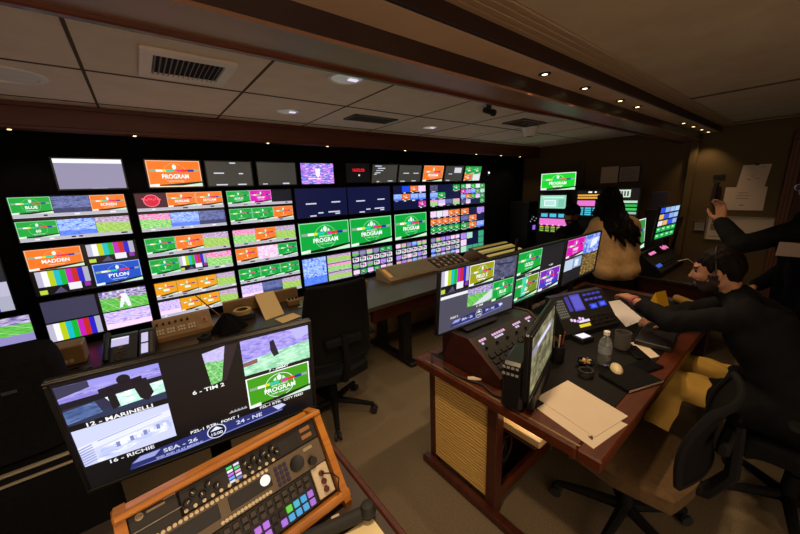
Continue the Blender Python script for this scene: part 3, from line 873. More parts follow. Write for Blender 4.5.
# production switcher
t = thing('video_switcher', 'long tan sloping video switcher on the console table below the right screens', 'switcher', (1.90, 2.60, .755))
M_SW = mat('switcher_case', '#a8845c', .45, var=.12, scale=12)
wedge(0, 1.25, .24, .03, .12, M_SW, 'case', t)
sl = math.atan2(.09, .24); rt = (-(PI / 2 - sl), 0, 0); L_ = math.hypot(.24, .09)
b = MB(); b.rbox(.01, .055, -.004, 0, .06, .22, .002); b.build('end_display', glow('#d08a40', .6), t, (.02, 0, .031), rt)
MB().rbox(.10, .66, -.003, 0, .02, L_ - .02, .002).build('cover_plate', mat('switcher_cover', '#96784f', .4, var=.1), t, (0, 0, .031), rt)
grid_keys('key', t, 12, 5, .70, 1.22, .02, L_ - .03, lambda i, j: [M_KEY, M_KEYL, M_KEY, mat('amber_key', '#a06a28', .5)][(i * 3 + j * 2) % 4], rot=rt, loc=(0, 0, .031), h=.01)
t = thing('brown_cap', 'rounded brown cap lying at the end of the tan switcher', 'cap', (3.285, 2.70, .755), .5)
M_CAP = mat('brown_cap_cloth', '#8a6a50', .9, var=.15)
MB().lathe([(.10, 0), (.11, .02), (.10, .07), (.07, .11), (.02, .13), (.0001, .132)], 24).build('crown', M_CAP, t, smooth=True)
b = MB(); b.plate([(.16 * math.cos(a), -.05 + .15 * math.sin(a)) for a in [PI + k * PI / 12 for k in range(13)]], 0, .008); b.build('brim', M_CAP, t, smooth=True)
t = thing('key_console', 'sloping control panel with rows of yellow-lit keys behind the brown cap', 'panel', (3.47, 2.55, .755))
wedge(0, .82, .32, .03, .12, mat('key_panel_case', '#7a6340', .5, var=.1), 'case', t)
sl = math.atan2(.09, .32); rt = (-(PI / 2 - sl), 0, 0); L_ = math.hypot(.32, .09)
grid_keys('key', t, 14, 6, .02, .80, .02, L_ - .02, lambda i, j: [glow('#c8b060', .6), M_KEY, glow('#b89a50', .5)][j % 3], rot=rt, loc=(0, 0, .031), h=.01, gap=.15)
t = thing('telephone_handset', 'black telephone handset standing in a cradle on the yellow-lit key panel', 'handset', (3.95, 2.46, .755), .4)
MB().rbox(-.05, .05, -.04, .04, 0, .04, .01).build('cradle', M_BLACK, t)
MB().tube([(-.03, 0, .04), (-.015, 0, .1), (.01, 0, .16), (.05, 0, .215)], [.03, .022, .022, .032], 10).build('handset', M_RUBBER, t, smooth=True)
t = thing('papers_tray', 'tray of jumbled pale papers and cards at the far end of the console table', 'tray', (4.22, 2.30, .755), .1)
b = MB(); b.box(-.17, .17, -.1, .1, 0, .006); b.rbox(-.17, .17, -.105, -.095, 0, .04, .002); b.rbox(-.17, .17, .095, .105, 0, .04, .002); b.build('tray', M_SW, t)
for k in range(6): MB().box(-.06, .06, -.04, .04, 0, .002).build('card', R.choice([M_PAPER, M_TANP, M_MANILA]), t, (R.uniform(-.09, .09), R.uniform(-.045, .045), .007 + k * .006), (R.uniform(-.06, .06), R.uniform(-.06, .06), R.uniform(0, 3)))
t = thing('equipment_rack', 'slim black gear rack with white and violet indicator lights in the dark corner', 'rack', (4.72, 2.80, 0))
MB().rbox(-.14, .14, -.12, .2, 0, 1.45, .01).build('cabinet', M_BLACK, t)
for z in (1.05, 1.16, 1.28): MB().rbox(-.12, .12, -.13, -.118, z - .04, z + .04, .003).build('front_panel', M_DARKMETAL, t)
MB().rbox(-.02, .05, -.136, -.13, 1.02, 1.09, .002).build('violet_light', glow('#9060e0', 1.0), t)
for k in range(5): MB().rbox(-.1 + k * .04, -.085 + k * .04, -.136, -.13, 1.15 + .03 * (k % 3), 1.165 + .03 * (k % 3), .002).build('indicator', glow('#cfd4dc', .6), t)

# ================================================================== OFFICE CHAIRS
M_MESH = mat('chair_mesh', (.008, .0075, .0075), .9, spec=.1, col2='#141210', kind='wave', scale=60, axis='Z', dist=1)
M_CHB = mat('chair_plastic', (.006, .006, .0065), .8, spec=.2, var=.25, scale=40)
def office_chair(label, loc, rz, seatm, high=.56, arms=True):
    t = thing('office_chair', label, 'chair', loc, rz, 'office chairs')
    for k in range(5):
        a = PI / 2 + k * 2 * PI / 5 + .3
        b = MB(); b.tube([(0.03 * math.cos(a), .03 * math.sin(a), .115), (.16 * math.cos(a), .16 * math.sin(a), .10), (.31 * math.cos(a), .31 * math.sin(a), .075)], [.026, .022, .016], 8)
        leg = b.build('base_leg', M_CHB, t, smooth=True)
        cs = MB(); x, y = .31 * math.cos(a), .31 * math.sin(a); px, py = -math.sin(a), math.cos(a)
        for s in (-1, 1): cs.cyl((x + s * .008 * px, y + s * .008 * py, .028), (x + s * .026 * px, y + s * .026 * py, .028), .028, n=14)
        cs.cyl((x, y, .03), (x, y, .08), .01, n=8)
        cs.build('caster', M_RUBBER, leg)
    b = MB(); b.cyl((0, 0, .09), (0, 0, .25), .035, .03); b.cyl((0, 0, .25), (0, 0, .40), .018); b.build('column', M_CHB, t, smooth=True)
    b = MB(); b.rbox(-.10, .10, -.14, .12, .38, .42, .012); b.build('mechanism', M_CHB, t)
    def seat(u, v):
        x = (u - .5) * .5; y = (v - .5) * .48
        e = max(abs(u - .5), abs(v - .5)) * 2
        k = 1 - .16 * max(0, e - .6) / .4 * (abs(u - .5) * abs(v - .5) * 4)
        return (x * k, y * k, .485 - .012 * (1 - (2 * u - 1) ** 2) - .03 * max(0, (v - .8) / .2) ** 2 - .018 * max(0, (e - .85) / .15))
    b = MB(); b.grid(seat, 14, 14, thick=(0, 0, .06)); b.build('seat', seatm, t, smooth=True)
    # backrest: rounded frame with mesh panel, curved
    def bp(u, v):
        s = 2 * u - 1; wv = .225 + .02 * math.sin(v * PI) - .03 * v
        return (s * wv, -.25 - .06 * v + .035 * math.sin(v * PI * .9) * 1 + .045 * s * s, .56 + high * v)
    b = MB(); b.grid(bp, 16, 16, thick=(0, .008, 0)); b.build('backrest', M_MESH, t, smooth=True)
    rim = [bp(0, k / 12) for k in range(13)] + [bp(k / 12, 1) for k in range(1, 13)] + [bp(1, 1 - k / 12) for k in range(1, 13)] + [bp(1 - k / 12, 0) for k in range(1, 13)]
    MB().tube(rim, .014, 8).build('back_frame', M_CHB, t, smooth=True)
    b = MB(); b.tube([(0, -.12, .40), (0, -.26, .43), (0, -.32, .56), (0, -.31, .78)], [.03, .03, .025, .02], 8); b.rbox(-.13, .13, -.31, -.27, .70, .76, .01)
    b.build('back_support', M_CHB, t, smooth=True)
    if arms:
        for s in (-1, 1):
            b = MB(); b.tube([(s * .2, -.02, .43), (s * .28, -.02, .45), (s * .29, -.02, .64)], .016, 8); b.rbox(s * .29 - .04, s * .29 + .04, -.14, .12, .64, .67, .012)
            b.build('armrest', M_CHB, t, smooth=True)
    return t
office_chair('black mesh office chair with its back turned, at the console by the green screens', (.945, 2.12, 0), -.08, M_CHB)
office_chair('office chair with a tan seat pushed against the corner of the right desk', (1.65, .36, 0), -.02, mat('tan_seat_cloth', '#5c4526', .9, col2='#4e391e', scale=40), .33, False)
office_chair('black office chair under the seated man in the dark jacket', (2.32, -.14, 0), .18, M_CLOTHB)

# ================================================================== LEFT FOREGROUND
t = thing('foreground_desk', 'dark desk with a wooden edge at the bottom left carrying the control rack', 'desk')
MB().rbox(-1.3, .415, .30, 1.20, .71, .75, .004).build('worktop', mat('desk_grey_top', '#4a3c2e', .5, col2='#40332a', scale=9), t)
MB().rbox(.415, .436, .30, 1.20, .705, .753, .004).build('edge_strip', M_WOOD, t)
for x in (-1.2, .34): MB().rbox(x, x + .06, .36, 1.14, 0, .71, .006).build('leg', M_WOODD, t)

def scorebar(c, x0, y0, x1, y1, big=True):
    a = c.sub(x0, y0, x1, y1)
    a.poly([(.0, .97), (.02, .55), (.07, .30), (.42, .12), (.97, .10), (1, .35), (.97, .62), (.3, .99)], '#2a2f6c', 2)
    a.poly([(.02, .62), (.07, .34), (.18, .32), (.14, .62)], '#9aa0d8', 3); a.poly([(.90, .14), (.97, .14), (1, .34), (.94, .52)], '#c8ccf0', 3)
    a.poly([(.01, .93), (.5, .82), (.97, .55), (.97, .63), (.3, .99)], '#7a82d0', 3)
    a.text('SEA - 26', .29, .50, .26, '#d0d4ec', 5, .22, stretch=1.25); a.text('24 - NE', .73, .38, .26, '#d0d4ec', 5, .18, stretch=1.25)
    if big: a.text('2ND AND 10 AT MIDFIELD', .28, .80, .13, '#b0b6e0', 5, .3)
    a.disc(.51, .46, .44, '#10122c', 4); a.ring(.51, .46, .46, .05, '#d8dcf4', 5); a.poly([(.47, .38), (.51, .12), (.55, .38)], '#e8eaf8', 5); a.text('15:00', .51, .60, .2, '#e8eaf8', 6, .08)

def fgscreen(c):
    c.rect(0, 0, 1, 1, '#0b0b0e', .5)
    a = c.sub(.008, .03, .34, .372); a.rect(0, 0, 1, 1, '#2e2c48'); a.rect(0, 0, 1, .42, proc('stands', '#5a58a8', '#a8a0e0', '#7a70c0'), 2)
    a.poly([(0, .28), (.3, .16), (.3, .0), (0, .0)], '#3a3854', 3); a.poly([(.3, .0), (1, .0), (1, .10), (.3, .16)], '#9a96e8', 3)
    a.poly([(0, .40), (1, .34), (1, .48), (0, .56)], '#14141f', 3); a.poly([(.40, .52), (1, .46), (1, .80), (.48, .86)], proc('blur', '#a8d8c8', '#e4f4f0', '#7fb8a0'), 3)
    a.rect(.0, .80, 1, 1, '#2a3450', 2); a.poly([(.0, .62), (.3, .55), (.34, .86), (0, .95)], proc('blur', '#3a5080', '#5a70a0', '#28385c'), 3)
    a.poly([(.42, .36), (.50, .34), (.52, .84), (.44, .88)], '#17131c', 4); a.poly([(.68, .30), (.84, .28), (.88, .72), (.80, .90), (.73, .78)], '#17131c', 4); a.poly([(.36, .28), (.80, .20), (.80, .34), (.36, .42)], '#1a1420', 4); a.disc(.62, .18, .12, '#17131c', 4)
    c.text('12 - MARINELLI', .172, .398, .036, '#f4f4f4', 5, .3, stretch=1.25)
    a = c.sub(.008, .425, .337, .775); a.rect(0, 0, 1, 1, '#cdd2f4'); a.poly([(0, .45), (1, .18), (1, .36), (0, .62)], '#e4e7fb', 2)
    a.poly([(.12, .98), (.22, .62), (.5, .52), (.95, .42), (1, .72), (.6, .80), (.3, .99)], proc('blur', '#aeb6e0', '#dde2fa', '#949cd0'), 3)
    for k in range(7): a.poly([(0, .50 + k * .07), (.14, .44 + k * .07), (.14, .47 + k * .07), (0, .54 + k * .07)], '#98a0d0', 4)
    for k in range(8): a.rect(.36 + k * .075, .60 - k * .02 + .03 * (k % 2), .40 + k * .075, .74 - k * .02, ('#8088bc', '#f0f2fe')[k % 2], 4)
    a.poly([(.2, .40), (.9, .22), (.9, .24), (.2, .43)], '#a0a8d8', 4)
    c.text('16 - RICHIE', .168, .80, .036, '#e8e8ee', 5, .2, stretch=1.25)
    a = c.sub(.50, .02, .665, .385); a.poly([(.02, .08), (.66, 0), (.40, .93), (.10, .97)], proc('field', '#4a9a50', '#8ac87a', '#a8a0e0'), 2); a.poly([(.60, .0), (.95, 0), (.50, .95), (.38, .95)], '#2a2024', 3)
    c.text('6 - TIM 2', .503, .398, .038, '#f4f4f4', 5, .3, stretch=1.25)
    a = c.sub(.665, .02, .998, .385); a.rect(0, 0, 1, 1, proc('stands', '#6a60b8', '#a89ce0', '#8878c8')); a.poly([(0, .60), (1, .44), (1, 1), (0, 1)], proc('blur', '#78b890', '#a8d8b8', '#c8e8d4'), 3); a.poly([(.40, .2), (.46, .16), (.52, .62), (.44, .66), (.40, .45)], '#1c1830', 4); a.poly([(.72, .0), (1, 0), (1, .25), (.8, .35)], '#b8b4ec', 2)
    a.poly([(.0, .62), (.2, .58), (.2, .70), (0, .74)], '#8a5a60', 4)
    c.text('7 - JIMMY', .83, .402, .034, '#f4f4f4', 5, .2, stretch=1.25)
    slide(c.sub(.664, .425, .988, .765), '#3c9a14', 'PROGRAM', 2)
    c.text('PZL-1 RTR:  CITY FEED', .828, .788, .028, '#f0f0f0', 5, .24, stretch=1.1)
    c.text('PZL-1 RTR:  FONT 1', .50, .795, .030, '#f0f0f0', 5, .22, stretch=1.1)
    for k in range(5): c.poly([(.566 + k * .016, .735), (.582 + k * .016, .705), (.59 + k * .016, .735)], '#9a9aa0', 4)
    scorebar(c, .14, .80, .845, .965)
monitor('desk_monitor', .60, .337, 'large black monitor in the left foreground showing MARINELLI and PROGRAM pictures', 'monitor', (.07, 1.042, .959), fgscreen, yaw=-.117, tilt=.144, bez=.010, dep=.045, stand=.205)

# wooden rack with intercom panels
t = thing('control_rack', 'wooden desk-top rack of intercom panels with lit keys, in front of the large monitor', 'rack', (-.136, .748, .790), .085)
W_, H_, TH = .474, .236, .5532
ft = (-TH, 0, 0)
fy, fz = math.sin(TH) * H_, math.cos(TH) * H_
M_RW = mat('rack_wood', '#c8822c', .38, col2='#a8651e', scale=3, stretch=(3, 25, 25), coat=.2)
for s, x0 in ((0, -.022), (1, W_)):
    b = MB(); b.prism([(-.035, -.040), (.195, -.040), (.195, fz - .012), (fy + .0, fz + .016), (-.035, -.02)], x0, x0 + .022); b.build('side_panel', M_RW, t)
b = MB(); b.rbox(-.022, W_ + .022, -.02, .014, H_, H_ + .015, .004); b.build('top_rail', M_RW, t, (0, 0, 0), ft)
b = MB(); b.rbox(-.028, W_ + .028, .165, .195, fz - .040, fz - .014, .004); b.build('back_rail', M_RW, t)
b = MB(); b.rbox(-.028, W_ + .028, -.018, .014, -.028, -.002, .004); b.build('bottom_rail', M_RW, t, (0, 0, 0), ft)
MB().box(0, W_, .012, .02, 0, H_).build('back_plate', M_BLACK, t, (0, 0, 0), ft)
M_P1 = mat('intercom_panel_paint', '#6a5c4a', .45, var=.1, scale=20, metal=.2)
M_P2 = mat('dark_panel_paint', '#211d19', .5, var=.15, scale=20)
def unit(name, x0, x1, z0, z1, m, y=0.0):
    return MB().rbox(x0 * W_, x1 * W_, y, .012, z0 * H_, z1 * H_, .002).build(name, m, t, (0, 0, 0), ft)
def at(u, v): return (u * W_, 0, v * H_)
up = unit('blank_panel', .0, .205, .70, .99, M_P2)
c = Canvas(.2 * W_, .29 * H_, -.0005); c.b = (0, 0, 1, 1)
M_INK = mat('panel_ink', '#b8a890', .7)
cc = MB(); 
lg = MB(); lg.lathe([(.006, 0), (.008, 0), (.008, .001), (.006, .001), (.006, 0)], 20, 0, Matrix.Rotation(PI / 2, 4, 'X'))
for k in range(3): lg.box(-.004, .004, -.001, 0, -.004 + k * .003, -.0025 + k * .003)
lg.box(.014, .05, -.001, 0, -.0015, .0035); lg.build('printed_mark', M_INK, up, (.022, -.0003, .225))
MB().box(.07, .095, -.001, 0, .232, .235).build('printed_mark', M_INK, up)
MB().rbox(.004, .1, -.004, 0, .196, .199, .001).build('handle_strip', M_STEEL, up)
u1 = unit('knob_panel', .21, .99, .745, .99, M_P2)
kn = MB(); kn.lathe([(.0085, 0), (.0075, .012), (.006, .0135), (.0001, .0135)], 16, 0, Matrix.Rotation(PI / 2, 4, 'X')); kn.box(-.0008, .0008, -.0145, -.013, 0, .007, 1)
kme = kn.mesh('knob', [M_KEY, M_KEYL], True)
for k in range(13):
    u_ = .235 + k * .036 if k < 5 else .53 + (k - 5) * .027
    link('knob', kme, u1, (u_ * W_, 0, (.90 if k % 2 else .84) * H_), (0, R.uniform(-1, 1), 0))
sk = MB(); sk.cyl((0, 0, 0), (0, -.004, 0), .0045, n=12); sme = sk.mesh('small_key', M_KEYL, True)
for k in range(12): link('small_key', sme, u1, ((.225 + k * .042) * W_, 0, .775 * H_))
c = Canvas(.075 * W_, .2 * H_, -.001)
for k, q in enumerate(('#40d060', '#e8e8f0', '#c060e0', '#60a0f0', '#d0d0e0')):
    c.rect(.05, .05 + k * .19, .45, .18 + k * .19, q, 1); c.rect(.55, .05 + k * .19, .95, .18 + k * .19, ('#d8d0e8', '#50c870', '#e0a0d0', '#d8d8e0', '#7070c0')[k], 1)
c.build('level_meter', u1, (.475 * W_, 0, .77 * H_))
MB().rbox(.73 * W_, .86 * W_, -.002, 0, .765 * H_, .93 * H_, .001).build('dark_window', M_BLACK, u1)
for k in range(2): MB().rbox(.885 * W_, .955 * W_, -.002, 0, (.80 + k * .09) * H_, (.85 + k * .09) * H_, .001).build('orange_label', glow('#c07030', .5), u1)
u2 = unit('intercom_panel', .0, .99, .43, .735, M_P1)
for k in range(26): link('small_key', sme, u2, ((.02 + k * .0245) * W_, 0, .71 * H_))
for k in range(14): link('small_key', sme, u2, ((.36 + k * .02) * W_, 0, .47 * H_))
for x0, x1 in ((.02, .36), (.41, .645)): MB().rbox(x0 * W_, x1 * W_, -.002, 0, .52 * H_, .67 * H_, .001).build('dark_window', M_BLACK, u2)
b = MB(); b.lathe([(.0001, .003), (.010, .002), (.014, 0)], 20, 0, Matrix.Rotation(PI / 2, 4, 'X')); b.build('painted_reflection', glow('#f2ecdc', 1.1), u2, (.612 * W_, -.002, .615 * H_), smooth=True)  # bright oval reflection on the window, put in as a glowing disc
grid_keys('keypad_key', u2, 3, 4, .668 * W_, .752 * W_, .45 * H_, .69 * H_, mat('violet_key', '#302850', .5), h=.004)
b = MB(); b.lathe([(.019, 0), (.022, .002), (.022, .003), (.017, .001), (.0001, .001)], 28, 0, Matrix.Rotation(PI / 2, 4, 'X')); b.build('loudspeaker', M_BLACK, u2, (.81 * W_, 0, .585 * H_), smooth=True)
b = MB(); b.cyl((0, 0, 0), (0, -.02, 0), .012, .011); b.build('volume_knob', M_KEY, u2, (.90 * W_, 0, .52 * H_), smooth=True)
MB().rbox(.87 * W_, .93 * W_, -.002, 0, .66 * H_, .70 * H_, .001).build('orange_label', glow('#c8a060', .5), u2)
u3 = unit('key_strip', .0, .865, .02, .42, M_P2)
grid_keys('dark_key', u3, 18, 2, .02 * W_, .85 * W_, .25 * H_, .41 * H_, mat('smoky_key', '#3a332a', .4, var=.15), h=.006)
def litm(i, j):
    v_ = {13: '#b070e0', 14: '#60d840', 15: '#40b8d0', 16: '#40a8e0', 17: '#b070d8', 10: '#c070e0', 11: '#c070e8', 8: '#b080e0', 5: '#a878e0', 6: None, 2: '#b080e0'}
    if i in (14, 15, 16) and j == 0: return glow('#48a8e0', .8)
    if i in (13, 8, 5, 2) and j == 1: return M_KEY
    q = v_.get(i)
    return glow(q, .8) if q else M_KEY
grid_keys('lit_key', u3, 18, 2, .02 * W_, .85 * W_, .04 * H_, .235 * H_, litm, h=.006)
u4 = unit('connector_strip', .875, .985, .04, .42, M_KEYL)
for k in range(3): MB().cyl((.93 * W_, 0, (.12 + k * .1) * H_), (.93 * W_, -.008, (.12 + k * .1) * H_), .008).build('socket', mat('red_brown_socket', '#5a2414', .5), u4)
b = MB(); b.tube([(.93 * W_, -.008, .32 * H_), (.96 * W_, -.05, .30 * H_), (.99 * W_, -.05, .2 * H_), (.975 * W_, -.03, .05 * H_)], .0022, 6); b.build('cable', M_RUBBER, u4, smooth=True)

t = thing('padded_rail', 'black padded rail with a rounded end along the front of the control rack', 'rail', (.355, .690, .7535), -.24)
b = MB(); b.tube([(-.17, 0, .02)] + [(-.15 + .03 * k, 0, .022) for k in range(6)], .019, 12); b.build('pad', M_RUBBER, t, smooth=True)
MB().lathe([(.0001, -.027), (.018, -.02), (.026, 0), (.018, .02), (.0001, .027)], 16).build('end_knob', M_RUBBER, t, (.022, 0, .0275), smooth=True)
sheet('paper_sheet', 'cream paper sheet lying on the desk edge at the bottom of the picture', 'paper', [(.14, .42), (.385, .42), (.385, .685), (.20, .69)], mat('cream_paper', '#f2e2b4', .9, spec=.1, var=.04), .752)
t = thing('adhesive_note', 'tiny square cream note stuck beside the padded rail', 'note', (.30, .745, .752), -.2)
MB().rbox(-.012, .012, -.01, .01, 0, .004, .001).build('note', M_PAPER, t)

# black case and dark bench with silver trim on the far left
t = thing('dark_bench', 'black bench with two silver trim lines at the left edge, behind the large monitor', 'bench')
MB().rbox(-1.38, -.33, 1.70, 2.10, .0, .72, .004).build('body', M_CLOTHB, t)
for y, z in ((1.695, .722), (1.69, .685)): MB().rbox(-1.38, -.33, y, y + .02, z, z + .01, .003).build('silver_trim', mat('pale_trim', '#b0a894', .35, .3), t)
t = thing('black_case', 'bulky black case with rounded shoulders standing on the dark bench at left', 'case', (-.70, 1.92, .732))
def shell(u, v):
    a = u * 2 * PI
    sq = lambda q: math.copysign(abs(q) ** .35, q)
    r = 1 - .06 * max(0, (v - .75) / .25) ** 2
    return (.32 * sq(math.cos(a)) * r, .15 * sq(math.sin(a)) * r, .38 * v)
b = MB(); b.grid(shell, 40, 10); b.plate([shell(k / 40, 1)[:2] for k in range(40)], .375, .38); b.build('shell', M_CLOTHB, t, smooth=True)
b = MB(); b.tube([(-.08, 0, .375), (-.07, 0, .41), (.07, 0, .41), (.08, 0, .375)], .01, 8); b.build('handle', M_RUBBER, t, smooth=True)
for k in range(3): MB().box(.06 + k * .06, .10 + k * .06, -.152, -.149, .27 + .004 * k, .282 + .004 * k).build('faded_print', mat('faded_print', '#3a3a40', .8), t)
t = thing('grey_cup_lid', 'round grey lid peeking in at the lower left corner of the picture', 'lid', (-.318, .70, .75))
MB().lathe([(.03, 0), (.036, .004), (.036, .07), (.03, .08), (.0001, .082)], 24).build('lid', mat('grey_plastic', '#6a645c', .5), t, smooth=True)

# ================================================================== RIGHT DESK
M_INSET = mat('black_leather_inset', (.008, .0075, .007), .6, var=.3, scale=60, spec=.15)
M_BAMBOO = mat('woven_bamboo', '#f6d080', .7, spec=.2, col2='#cfa050', kind='wave', scale=17, stretch=(1, .45, 1), bump=.3, axis='Z', dist=5)
M_BLACKG = mat('black_gloss', (.008, .008, .009), .18, var=.3)
t = thing('corner_desk', 'large reddish wooden desk with black inset top and woven side panel, right foreground', 'desk')
b = MB()
b.rbox(1.10, 3.30, .32, .405, .705, .755, .006)
b.rbox(1.10, 1.20, .4052, 1.30, .705, .755, .006)
b.rbox(3.22, 3.30, .4052, 1.30, .705, .755, .006)
b.rbox(1.2002, 3.2198, 1.24, 1.30, .705, .755, .006)
b.build('wooden_rim', M_WOOD, t)
MB().box(1.20, 3.22, .405, 1.24, .712, .753).build('inset_top', M_INSET, t)
MB().rbox(1.115, 1.125, .40, 1.24, .7545, .7575, .001).build('metal_edge', M_EDGE, t)
MB().box(1.20, 1.235, .86, 1.245, .07, .70).build('side_panel', M_BAMBOO, t)
MB().rbox(1.195, 1.245, 1.245, 1.29, 0, .705, .004).build('post', M_WOODD, t)
for x in (1.185, 2.1, 3.2): MB().rbox(x, x + .06, .80, .86, 0, .705, .004).build('post', M_WOODD, t)
MB().box(1.26, 3.26, 1.255, 1.275, .05, .70).build('back_panel', M_WOODD, t)
MB().box(1.26, 3.26, .86, 1.25, .05, .065).build('bottom_board', M_WOODD, t)
MB().rbox(1.245, 3.20, .815, .845, .05, .13, .004).build('bottom_rail', M_WOOD, t)
MB().rbox(1.15, 1.20, .30, 1.32, 0, .05, .008).build('plinth', M_WOODD, t)
MB().box(1.26, 2.09, .64, 1.24, .485, .50).build('shelf', M_WOODD, t)
b = MB(); b.rbox(3.2, 3.26, .36, .42, 0, .705, .004); b.build('post', M_WOODD, t)
t = thing('network_box', 'pale beige box on the shelf inside the desk with two dark cables hanging over it', 'box', (1.36, .82, .50))
MB().rbox(-.10, .10, -.20, .10, 0, .035, .006).build('case', mat('pale_beige_enamel', '#d0b078', .55, var=.06), t)
for k, x in enumerate((-.02, .07)):
    MB().tube([(x - .03, .05, .041), (x - .01, -.03, .043), (x, -.10, .042), (x + .01, -.205, .03), (x + .012, -.21, -.06)], .004, 6).build('cable', M_RUBBER, t, smooth=True)
t = thing('cable_bundle', 'tangle of dark cables on the floor of the open desk bay', 'cable', (1.42, .95, .065))
b = MB()
for q in range(4): b.tube([(.10 * math.cos(a * 1.3 + q) + .02 * q, .06 * math.sin(a * 1.7 + q), .01 + .012 * q + .18 * abs(math.sin(a * .5 + q))) for a in [k * .35 for k in range(22)]], .006, 6)
b.build('cables', mat('dark_cable', '#262019', .6), t, smooth=True)

# three desk monitors in a row
def dm1(c):
    c.rect(0, 0, 1, 1, '#4a4958', .5); bars(c.sub(.012, .0, .332, .36))
    c.rect(.012, .40, .332, .45, '#e4e4ea', 2); c.rect(.012, .365, .332, .40, '#202024', 2)
    slide(c.sub(.342, .01, .662, .35), '#9a9a12', 'FIELD 2', 1); c.rect(.34, .36, .97, .395, '#1c1c22', 2)
    a = c.sub(.668, .01, .975, .35); a.rect(0, 0, 1, 1, B1()); a.poly([(.1, .2), (.9, .3), (.85, .34), (.1, .26)], '#23242e', 2)
    c.sub(.336, .40, .664, .70).rect(0, 0, 1, 1, F1()); c.poly([(.40, .70), (.664, .50), (.664, .66), (.56, .70)], '#cfd8dc', 3)
    slide(c.sub(.67, .395, .975, .745), G, 'BLUE', 1)
    c.text('FONT 2', .18, .795, .035, '#f0f0f0', 5, .13); c.text('8 - SAM', .50, .73, .035, '#f0f0f0', 5, .12); c.text('4 - JO', .80, .365, .03, '#f0f0f0', 5, .1)
    scorebar(c, .14, .80, .845, .965, False)
def dm2(c):
    c.rect(0, 0, 1, 1, '#1c1c20', .5)
    slide(c.sub(.01, .02, .485, .45), G, 'GOLD', 1); c.rect(.5, .02, .985, .44, '#201f22'); c.text('9 - MIKE', .73, .44, .035, '#e8e8e8', 5, .2)
    a = c.sub(.01, .52, .485, .95); slide(a, '#169a3a', '60', 1); a.rect(.52, .05, .98, .86, '#6d8a1c', 2); a.rect(.3, .0, .5, .9, '#50c8a0', 3)
    a = c.sub(.515, .52, .975, .96); slide(a, '#7a24b4', 'WHIP', 1); a.rect(.02, .62, .98, .86, '#2a38b8', 2)
    c.text('GOLD CAM', .25, .485, .03, '#f0f0f0', 5, .2); c.rect(.05, .965, .45, .985, '#30b060', 2)
def dm3(c):
    c.rect(0, 0, 1, 1, '#1c1c20', .5)
    slide(c.sub(.01, .0, .495, .41), MG, 'WHIP', 1)
    a = c.sub(.51, .0, .985, .45); a.rect(0, 0, 1, 1, proc('blur', '#4a68c8', '#a8bcf0', '#243a8c')); a.poly([(.45, .3), (.9, .2), (.85, .6), (.4, .75)], '#dfe6fa', 3)
    c.rect(.02, .46, .25, .71, '#b8c8dc', 2); c.rect(.26, .45, .49, .70, '#90a8cc', 2); c.rect(.3, .5, .4, .66, '#d8e4f4', 3)
    a = c.sub(.52, .47, .985, .96); a.rect(0, 0, 1, 1, proc('blur', '#5a4420', '#2c2012', '#c8a860'))
    for k in range(6): c.rect(.04 + k * .07, .76 + .03 * (k % 3), .09 + k * .07, .78 + .03 * (k % 3), '#30303a', 2)
monitor('desk_monitor', .60, .337, 'desk monitor with colour bars and olive slate, nearest of the row on the wooden desk', 'monitor', (1.391, 1.085, .968), dm1, yaw=-.061, tilt=.075, group='monitors in a row on the right desk', bez=.010, dep=.045, stand=.022)
monitor('desk_monitor', .60, .337, 'desk monitor with green GOLD slate and purple slate, middle of the desk row', 'monitor', (2.04, 1.10, .965), dm2, yaw=.0, tilt=.08, group='monitors in a row on the right desk', bez=.010, dep=.045, stand=.2085)
monitor('desk_monitor', .60, .337, 'desk monitor with magenta slate and blue crowd, in front of the long-haired woman', 'monitor', (2.665, 1.096, .962), dm3, yaw=.014, tilt=.077, group='monitors in a row on the right desk', bez=.010, dep=.045, stand=.2055)

# sloping console box under the left monitor
t = thing('keyer_console', 'sloping console box with red-brown wooden ends and lit legends, under the nearest desk monitor', 'console', (1.20, .80, .755))
M_REDW = mat('red_brown_veneer', '#401a10', .5, col2='#32130a', scale=3, stretch=(10, 3, 12))
prof = [(0, 0), (.38, 0), (.38, .185), (.20, .19), (.0, .05)]
for x in (0, .565): b = MB(); b.prism(prof, x, x + .02); b.build('end_panel', M_REDW, t)
b = MB(); b.prism([(.006, 0), (.376, 0), (.376, .18), (.198, .184), (.006, .046)], .02, .565); b.build('body', mat('console_black_paint', (.014, .012, .012), .5, var=.2), t)
sl = math.atan2(.138, .192); rt = (-(PI / 2 - sl), 0, 0); o_ = Vector((0, .006, .047))
for x, n in ((.06, 3), (.26, 6), (.62, 4), (.86, 3)):
    c = Canvas(.54, .235, -.0006)
    for k in range(n):
        c.rect(x + k * .036, .10, x + k * .036 + .030, .155, '#d8a8d0', 1)
        if k < n - 2: c.rect(x + .01 + k * .036, .18, x + k * .036 + .04, .23, '#c8c0d8', 1)
    c.build('lit_legends', t, Vector((.2925, 0, 0)) + o_, rt)
grid_keys('key', t, 10, 3, .04, .55, .03, .13, M_KEY, rot=rt, loc=o_, h=.008)
for k in range(6): MB().cyl((0, 0, 0), (0, -.014, 0), .008, .007, n=14).build('knob', M_BLACK, t, Vector((.07 + k * .09, 0, 0)) + o_ + Euler(rt).to_matrix() @ Vector((0, 0, .16)), rt)
for q, x0 in enumerate(()): pass
t = thing('desk_cable', 'pale cable plug and black cord lying by the wooden end of the sloping console box', 'cable', (1.145, .93, .7575))
b = MB(); b.tube([(-.01, .18, .008), (-.02, .08, .006), (.0, .0, .006), (.015, -.06, .006), (-.01, -.14, .006), (.02, -.24, .006)], .006, 8); b.build('cord', M_RUBBER, t, smooth=True)
b = MB(); b.tube([(.0, .02, .008), (.012, .0, .012), (.04, -.03, .009)], [.01, .012, .005], 8); b.build('plug', M_KEYL, t, smooth=True)
